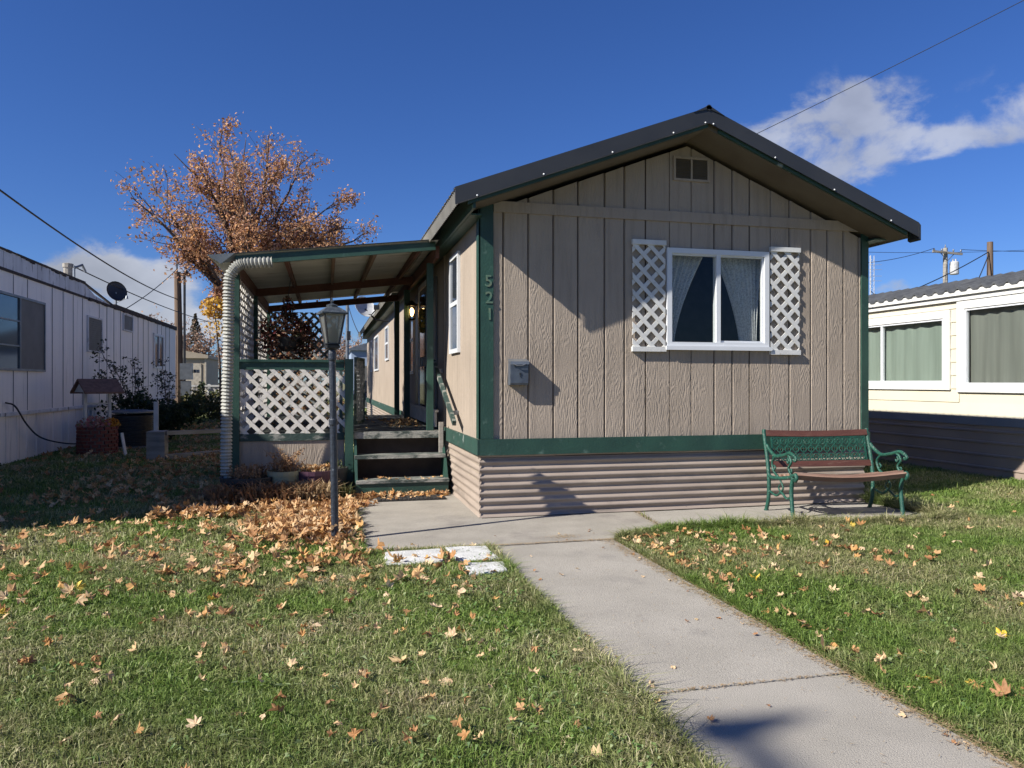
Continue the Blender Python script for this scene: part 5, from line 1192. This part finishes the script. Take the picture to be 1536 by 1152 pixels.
# ------------------------------------------------------------------ grass
def make_grass():
    zones=[]
    # (x0,x1,y0,y1,count,blade height,width)
    zones.append((-2.6,4.8,1.7,3.6,190000,.045,.0042))
    zones.append((-4.5,6.5,3.6,6.4,230000,.05,.0062))
    zones.append((-8,9.15,6.4,11,150000,.055,.010))
    zones.append((-5.1,1.2,11,22,70000,.06,.017))
    zones.append((-7,10,22,45,30000,.08,.04))
    zones.append((5.9,9.1,6.4,16,22000,.055,.012)); zones.append((6.4,9.12,4.2,6.5,60000,.05,.0075))
    X=[];Y=[];Hh=[];Wd=[]
    for x0,x1,y0,y1,n,h,w in zones:
        x=rng.uniform(x0,x1,n); y=rng.uniform(y0,y1,n); 
        d=s_*x+c_*y; u=(c_*x-s_*y)/np.maximum(d,.1)
        k=(np.abs(u)<.76)&(d>.3)
        X.append(x[k]);Y.append(y[k]);Hh.append(np.full(k.sum(),h));Wd.append(np.full(k.sum(),w))
    # edge fringe along the path and slab
    def edge(a,b,n,off,h,w):
        t=rng.uniform(0,1,n); o=np.abs(rng.normal(0,.035,n)); dx,dy=b[0]-a[0],b[1]-a[1]; L=math.hypot(dx,dy)
        X.append(a[0]+dx*t+(-dy/L)*off*o); Y.append(a[1]+dy*t+(dx/L)*off*o); Hh.append(np.full(n,h)); Wd.append(np.full(n,w))
    edge((1.30,1.5),(1.31,6.05),9000,1,.075,.005); edge((2.37,1.5),(2.41,6.1),4500,-1,.06,.005); edge((.3,6.12),(.3,9.0),1500,1,.07,.007); edge((.3,6.1),(1.3,6.05),1500,-1,.05,.005)
    edge((2.44,6.11),(3.04,6.37),2500,-1,.08,.006); edge((3.04,6.37),(5.72,6.16),7000,-1,.085,.006); edge((5.75,6.17),(6.02,6.3),1500,-1,.09,.007); edge((5.96,6.3),(5.95,7.4),2600,-1,.12,.008)
    for P in STONES:
        for i in range(4): edge(P[i],P[(i+1)%4],220,-1,.045,.005)
    x=np.concatenate(X);y=np.concatenate(Y);h=np.concatenate(Hh);w=np.concatenate(Wd)
    bad=inpoly(PATHP,x,y)|inpoly(PATHQ,x,y)|inpoly(SLAB,x,y)|inpoly(PAD,x,y)|((x>1.45)&(x<5.97)&(y>7.3)&(y<29))|((x>-1.1)&(x<1.5)&(y>9.3)&(y<14.3))|((x<-5.2)&(y<28.5))|(x>9.12)|((x>1.3)&(x<2.4)&(y<6.2))
    for P in STONES: bad|=inpoly(P,x,y)
    thin=np.sin(x*1.9+.7*np.sin(y*2.9))*np.sin(y*2.2+1.3*np.sin(x*1.1))+.5*np.sin(x*9.1+y*3.3)*np.sin(y*8.3-x*2.)
    bad|=(thin>.55)&(rng.uniform(0,1,x.size)<.45)&(x<1.3)
    k=~bad; x,y,h,w=x[k],y[k],h[k],w[k]; n=len(x)
    tuft_=np.sin(x*23+3*np.sin(y*7))*np.sin(y*19+2*np.sin(x*11))
    # patchy height and thinning
    pn=np.sin(x*2.3+1.1*np.sin(y*1.7))+np.sin(y*3.1+x*1.3+2)+.7*np.sin(x*7.1+y*5.3)
    right=(x>2.3)
    h=h*.70*(1+.12*pn)*(1+.35*np.maximum(tuft_,-.4))*np.where(rng.uniform(0,1,n)<.012,1.5,1.)*rng.uniform(.5,1.35,n)*np.where(right,1.35,1.)
    ang=rng.uniform(0,2*PI,n); lean=np.abs(rng.normal(.0,1.25,n)); la=rng.uniform(0,2*PI,n)
    sxv=np.cos(ang)*w/2; syv=np.sin(ang)*w/2
    ex=np.cos(la)*lean*h; ey=np.sin(la)*lean*h
    V=np.empty((n,5,3))
    V[:,0]=np.stack([x-sxv,y-syv,np.full(n,-.012)],1); V[:,1]=np.stack([x+sxv,y+syv,np.full(n,-.012)],1)
    mx,my,mz=x+ex*.45,y+ey*.45,h*.62
    V[:,2]=np.stack([mx+sxv*.8,my+syv*.8,mz],1); V[:,3]=np.stack([mx-sxv*.8,my-syv*.8,mz],1)
    V[:,4]=np.stack([x+ex*1.25,y+ey*1.25,h*(1-.25*np.minimum(lean,1.5))],1)
    me=bpy.data.meshes.new('grass'); me.vertices.add(n*5); me.vertices.foreach_set('co',V.reshape(-1).astype(np.float32))
    base=(np.arange(n)*5)[:,None]
    q=base+np.array([0,1,2,3]); t=base+np.array([3,2,4])
    loops=np.concatenate([q,t],1).reshape(-1); me.loops.add(len(loops)); me.loops.foreach_set('vertex_index',loops.astype(np.int32))
    starts=(np.arange(n)[:,None]*7+np.array([0,4])).reshape(-1); me.polygons.add(2*n); me.polygons.foreach_set('loop_start',starts.astype(np.int32))
    me.update(calc_edges=True); me.validate()
    r=np.clip(rng.beta(1.6,2.2,n)+.06*pn*np.where(right,.3,1)-np.where(right,.1,0.),0,1); at=me.attributes.new('rnd','FLOAT','FACE'); at.data.foreach_set('value',np.repeat(r,2).astype(np.float32))
    me.materials.append(M['grass_blades']); o=bpy.data.objects.new('grass',me); COL.objects.link(o)
    tag(o,'short green lawn grass with dry patches','grass',kind='stuff')
make_grass()

# broad leaved weeds in the turf near the path
WR=random.Random(77); q=MB(); rn=[]
for k in range(420):
    x0=WR.choice((1.3-abs(WR.gauss(0,.7)),2.4+abs(WR.gauss(0,.9)),WR.uniform(-3,1.2))); y0=WR.uniform(2.2,5.9)
    if 1.28<x0<2.4: continue
    m=WR.randint(3,9)
    for j in range(m):
        a=WR.uniform(0,6.28); l=WR.uniform(.018,.045); w=l*WR.uniform(.12,.3); px=x0+WR.gauss(0,.035); py=y0+WR.gauss(0,.035)
        if 1.29<px<2.39: continue
        c,s9=math.cos(a),math.sin(a); z=WR.uniform(.012,.03); up=WR.uniform(.0,.02)
        q.add([(px,py,z),(px+c*l*.5-s9*w,py+s9*l*.5+c*w,z+up),(px+c*l,py+s9*l,z+up*.6),(px+c*l*.5+s9*w,py+s9*l*.5-c*w,z+up)],[(0,3,2,1)]); rn.append(WR.random())
leaf_mat('weed_leaves', [(.10,.19,.05),(.14,.24,.06),(.20,.28,.09),(.28,.33,.16),(.12,.20,.08)], .3)
tag(q.build('lawn_weeds','weed_leaves',rnd=rn),'small broad leaved weeds scattered through the lawn near the path','weeds',kind='stuff')

# ------------------------------------------------------------------ fallen maple leaves
def leaf_shape(r,size):
    tips=[(0,1.0),(48,.95),(100,.72),(-100,.72),(-48,.95)]
    pts=[]
    seq=[(-158,.34),(-128,.60),(-104,.80),(-88,.66),(-76,.52),(-62,.78),(-47,1.0),(-36,.78),(-25,.58),(-11,.82),(0,1.06),(11,.82),(25,.58),(36,.78),(47,1.0),(62,.78),(76,.52),(88,.66),(104,.80),(128,.60),(158,.34)]
    cx=r.uniform(.3,1.3)*r.choice((1,1,-1)); cy=r.uniform(-.7,1.); V=[(0,0,.0)]
    for a,d in seq:
        a=math.radians(a+r.uniform(-4,4)); d=d*size*r.uniform(.85,1.08)*.5; x,y=d*math.sin(a),d*math.cos(a)
        V.append((x,y,(cx*x*x+cy*y*y)/size*2.0+r.uniform(-.07,.07)*size))
    Fc=[(0,i+1,i) for i in range(1,len(seq))]
    n=len(V); V+=[(.0018,-.02*1,0),(-.0018,-.02,0),(0,-size*.6,size*r.uniform(0,.2))]; Fc.append((n,n+1,n+2))
    return V,Fc
RL=random.Random(21)
def onpath(x,y):
    a=np.array([x]);b=np.array([y]); return bool((inpoly(PATHP,a,b)|inpoly(PATHQ,a,b)|inpoly(SLAB,a,b)|inpoly(PAD,a,b))[0])
protos={}
for m_ in ('maple_dry','maple_tan','maple_brown','maple_yellow'):
    protos[m_]=[]
    for i in range(5):
        V,Fc=leaf_shape(RL,.125); me=bpy.data.meshes.new('fallen_leaf'); me.from_pydata(V,[],Fc); me.materials.append(M[m_]); protos[m_].append(me)
def put(x,y,z,m_,label,group,sc=1.,flat=.35):
    o=bpy.data.objects.new('fallen_leaf',RL.choice(protos[m_])); COL.objects.link(o)
    o.location=(x,y,z); o.rotation_euler=(RL.gauss(0,flat),RL.gauss(0,flat),RL.uniform(0,6.28)); o.scale=(sc,)*3; tag(o,label,'leaf',group)
nind=0
kinds=[('maple_tan',.46),('maple_brown',.28),('maple_dry',.22),('maple_yellow',.04)]
def pick():
    t=RL.random(); 
    for k,p in kinds:
        if t<p: return k
        t-=p
    return 'maple_dry'
nm={'maple_tan':'pale tan','maple_brown':'reddish brown','maple_dry':'crisp mixed brown','maple_yellow':'bright yellow'}
def infr(x,y,m=0):
    d=s_*x+c_*y; 
    if d<.5: return False
    u=768+F*(c_*x-s_*y)/d; v=573+F*H/d
    return -20<u<1556 and v<1165
# left lawn (nearest), right lawn, path
def ok(x,y): return not ((x>1.4 and x<6 and y>7.3) or x<TX or x>9.1 or (x>-1.1 and x<.3 and y>8.9))
cnt=0
while cnt<150:
    y=2.2+RL.random()**.9*4.6; x=RL.uniform(-5,1.25)
    if not infr(x,y) or onpath(x,y) or not ok(x,y): continue
    if RL.random()>(.35+.65*min(1,max(0,(y-2)/4))): continue
    k=pick(); put(x,y,.022+RL.uniform(-.012,.014),k,nm[k]+' fallen maple leaf on the lawn left of the path','fallen leaves on the left lawn',RL.choice((.35,.5,.6,.7,.8,.95)),.45); cnt+=1
cnt=0
while cnt<105:
    y=2.4+RL.random()*3.8; x=2.42+abs(RL.gauss(0,1.5)) if RL.random()<.75 else RL.uniform(2.4,6.5)
    if not infr(x,y) or onpath(x,y) or not ok(x,y): continue
    k='maple_yellow' if RL.random()<.07 else pick(); put(x,y,.03+RL.uniform(-.012,.015),k,nm[k]+' fallen maple leaf on the lawn right of the path','fallen leaves on the right lawn',RL.choice((.35,.45,.55,.65,.75,.9)),.45); cnt+=1
cnt=0
while cnt<40:
    x=RL.uniform(1.33,2.34); y=RL.uniform(2.1,6.6)
    if not infr(x,y): continue
    if RL.random()<.5: x=2.34-abs(RL.gauss(0,.06)) if RL.random()<.75 else 1.33+abs(RL.gauss(0,.05))
    k='maple_brown' if RL.random()<.6 else 'maple_tan'; put(x,y,.012,k,nm[k]+' small leaf fragment lying on the concrete path','fallen leaves on the path',RL.uniform(.18,.42),.2); cnt+=1
# litter: the rest as one object
q=MB(); rn=[]
def lit(x,y,z,size,flat=.5):
    V,Fc=leaf_shape(RL,size); Mx=Matrix.Translation((x,y,z))@Matrix.Rotation(RL.uniform(0,6.28),4,'Z')@Matrix.Rotation(RL.gauss(0,flat),4,'X')@Matrix.Rotation(RL.gauss(0,flat),4,'Y')
    q.add([Mx@Vector(v) for v in V],Fc); rn.extend([RL.random()]*len(Fc))
def scatter(n,gen,size,flat=.5,z0=.03,zr=.03,path=False):
    c=0; tries=0
    while c<n and tries<n*20:
        tries+=1; x,y=gen()
        if (not path and onpath(x,y)) or not ok(x,y): continue
        lit(x,y,z0+RL.random()*zr,size*RL.uniform(.6,1.15),flat); c+=1
G_=RL.gauss; U_=RL.uniform
scatter(430,lambda:(-.22+G_(0,.22),7.05+G_(0,.30)),.12,.6,.03,.09)       # pile left of the lamp post
scatter(230,lambda:(.12+G_(0,.12),7.6+G_(0,.6)),.12,.5,.03,.05)
scatter(75,lambda:(U_(-.8,.3),U_(5.5,6.5)),.11,.5)
scatter(480,lambda:(U_(-1.7,.28),U_(7.9,8.7)),.12,.6,.02,.08)            # bed in front of the pots
scatter(90,lambda:(U_(.3,.34)+abs(G_(0,.06)),U_(8.3,9.0)),.1,.4,.012,.03,True)
scatter(130,lambda:(U_(.32,1.45),8.97-abs(G_(0,.06))),.10,.5,.014,.04,True)
scatter(26,lambda:(U_(.6,1.3),U_(8.62,8.92)),.09,.3,.03,.01,True)
scatter(170,lambda:(U_(-5,-1.2),U_(8,14)),.10,.4)
scatter(650,lambda:(U_(-3.2,-1.15),U_(9,15.5)),.11,.5,.03,.05)
scatter(600,lambda:(U_(-5,-1.1),U_(14,26)),.12,.5,.03,.06)
scatter(520,lambda:(U_(-5,1),U_(5.0,8.4)),.11,.4)
scatter(260,lambda:(U_(-4.5,1),U_(2.6,5.6)),.065,.4)
scatter(110,lambda:(2.5+abs(G_(0,1.3)),U_(4.6,6.3)),.10,.4)
scatter(60,lambda:(2.45+abs(G_(0,.10)),U_(2.6,6.1)),.07,.4,.02,.03)
scatter(60,lambda:(U_(3,8.5),U_(3.5,7.5)),.09,.4)
scatter(110,lambda:(U_(.8,1.4),U_(9.6,13.5)),.10,.3,DZ-.0+.004,.02,True) if False else None
for i in range(70): lit(U_(.85,1.3),U_(10.4,12.2),DZ+.015,.10,.3)
for i in range(40): lit(U_(-1.0,1.2),U_(9.6,13.5),DZ+.012,.09,.3)
for i in range(60): lit(-.13+G_(0,.09),9.02+G_(0,.09),.355+U_(0,.03),.07,.5)
for i in range(14): lit(1.3+U_(-.9,.1),U_(9.0,9.2),.21,.07,.3)
tag(q.build('leaf_litter','maple_dry',rnd=rn),'brown and tan leaf litter spread over the lawns and piled by the lamp post','leaf litter',kind='stuff')
# dry needles and crumbs along the path edge and in the joints
q=MB(); rn=[]
for i in range(5200):
    t=RL.random()
    if t<.62: y=U_(1.8,6.1); x=2.36+G_(-.01,.035)
    elif t<.66: y=3.037+G_(0,.005); x=U_(1.33,2.36)
    elif t<.86: y=6.09+G_(0,.015); x=U_(.4,2.5)
    elif t<.9: x=2.02+G_(0,.08); y=6.3+G_(0,.04)
    else: a=RL.random(); x=3.03+.1*a+G_(0,.02); y=6.37+.95*a
    a=U_(0,6.28); l=U_(.006,.022); w=U_(.001,.003); z=.009+U_(0,.006)
    if x>1.33 and x<2.36 and y<6.05: z-=.004
    dx,dy=math.cos(a)*l,math.sin(a)*l; q.add([(x-dx-dy*w/l,y-dy+dx*w/l,z),(x+dx,y+dy,z+.002),(x-dx+dy*w/l,y-dy-dx*w/l,z)],[(0,1,2)]); rn.append(RL.random())
for i in range(500):
    x,y=(U_(.35,3.0),U_(6.2,8.9)) if RL.random()<.6 else (U_(1.35,2.3),U_(2.2,6))
    if y>7.3 and x>1.45: continue
    a=U_(0,6.28); l=U_(.004,.014); w=.0018; dx,dy=math.cos(a)*l,math.sin(a)*l; q.add([(x-dx-dy*w/l,y-dy+dx*w/l,.0085),(x+dx,y+dy,.010),(x-dx+dy*w/l,y-dy-dx*w/l,.0085)],[(0,1,2)]); rn.append(RL.random())
tag(q.build('needle_debris','dry_straw',rnd=rn),'fine dry needles and crumbs along the path edge and slab joints','debris',kind='stuff')
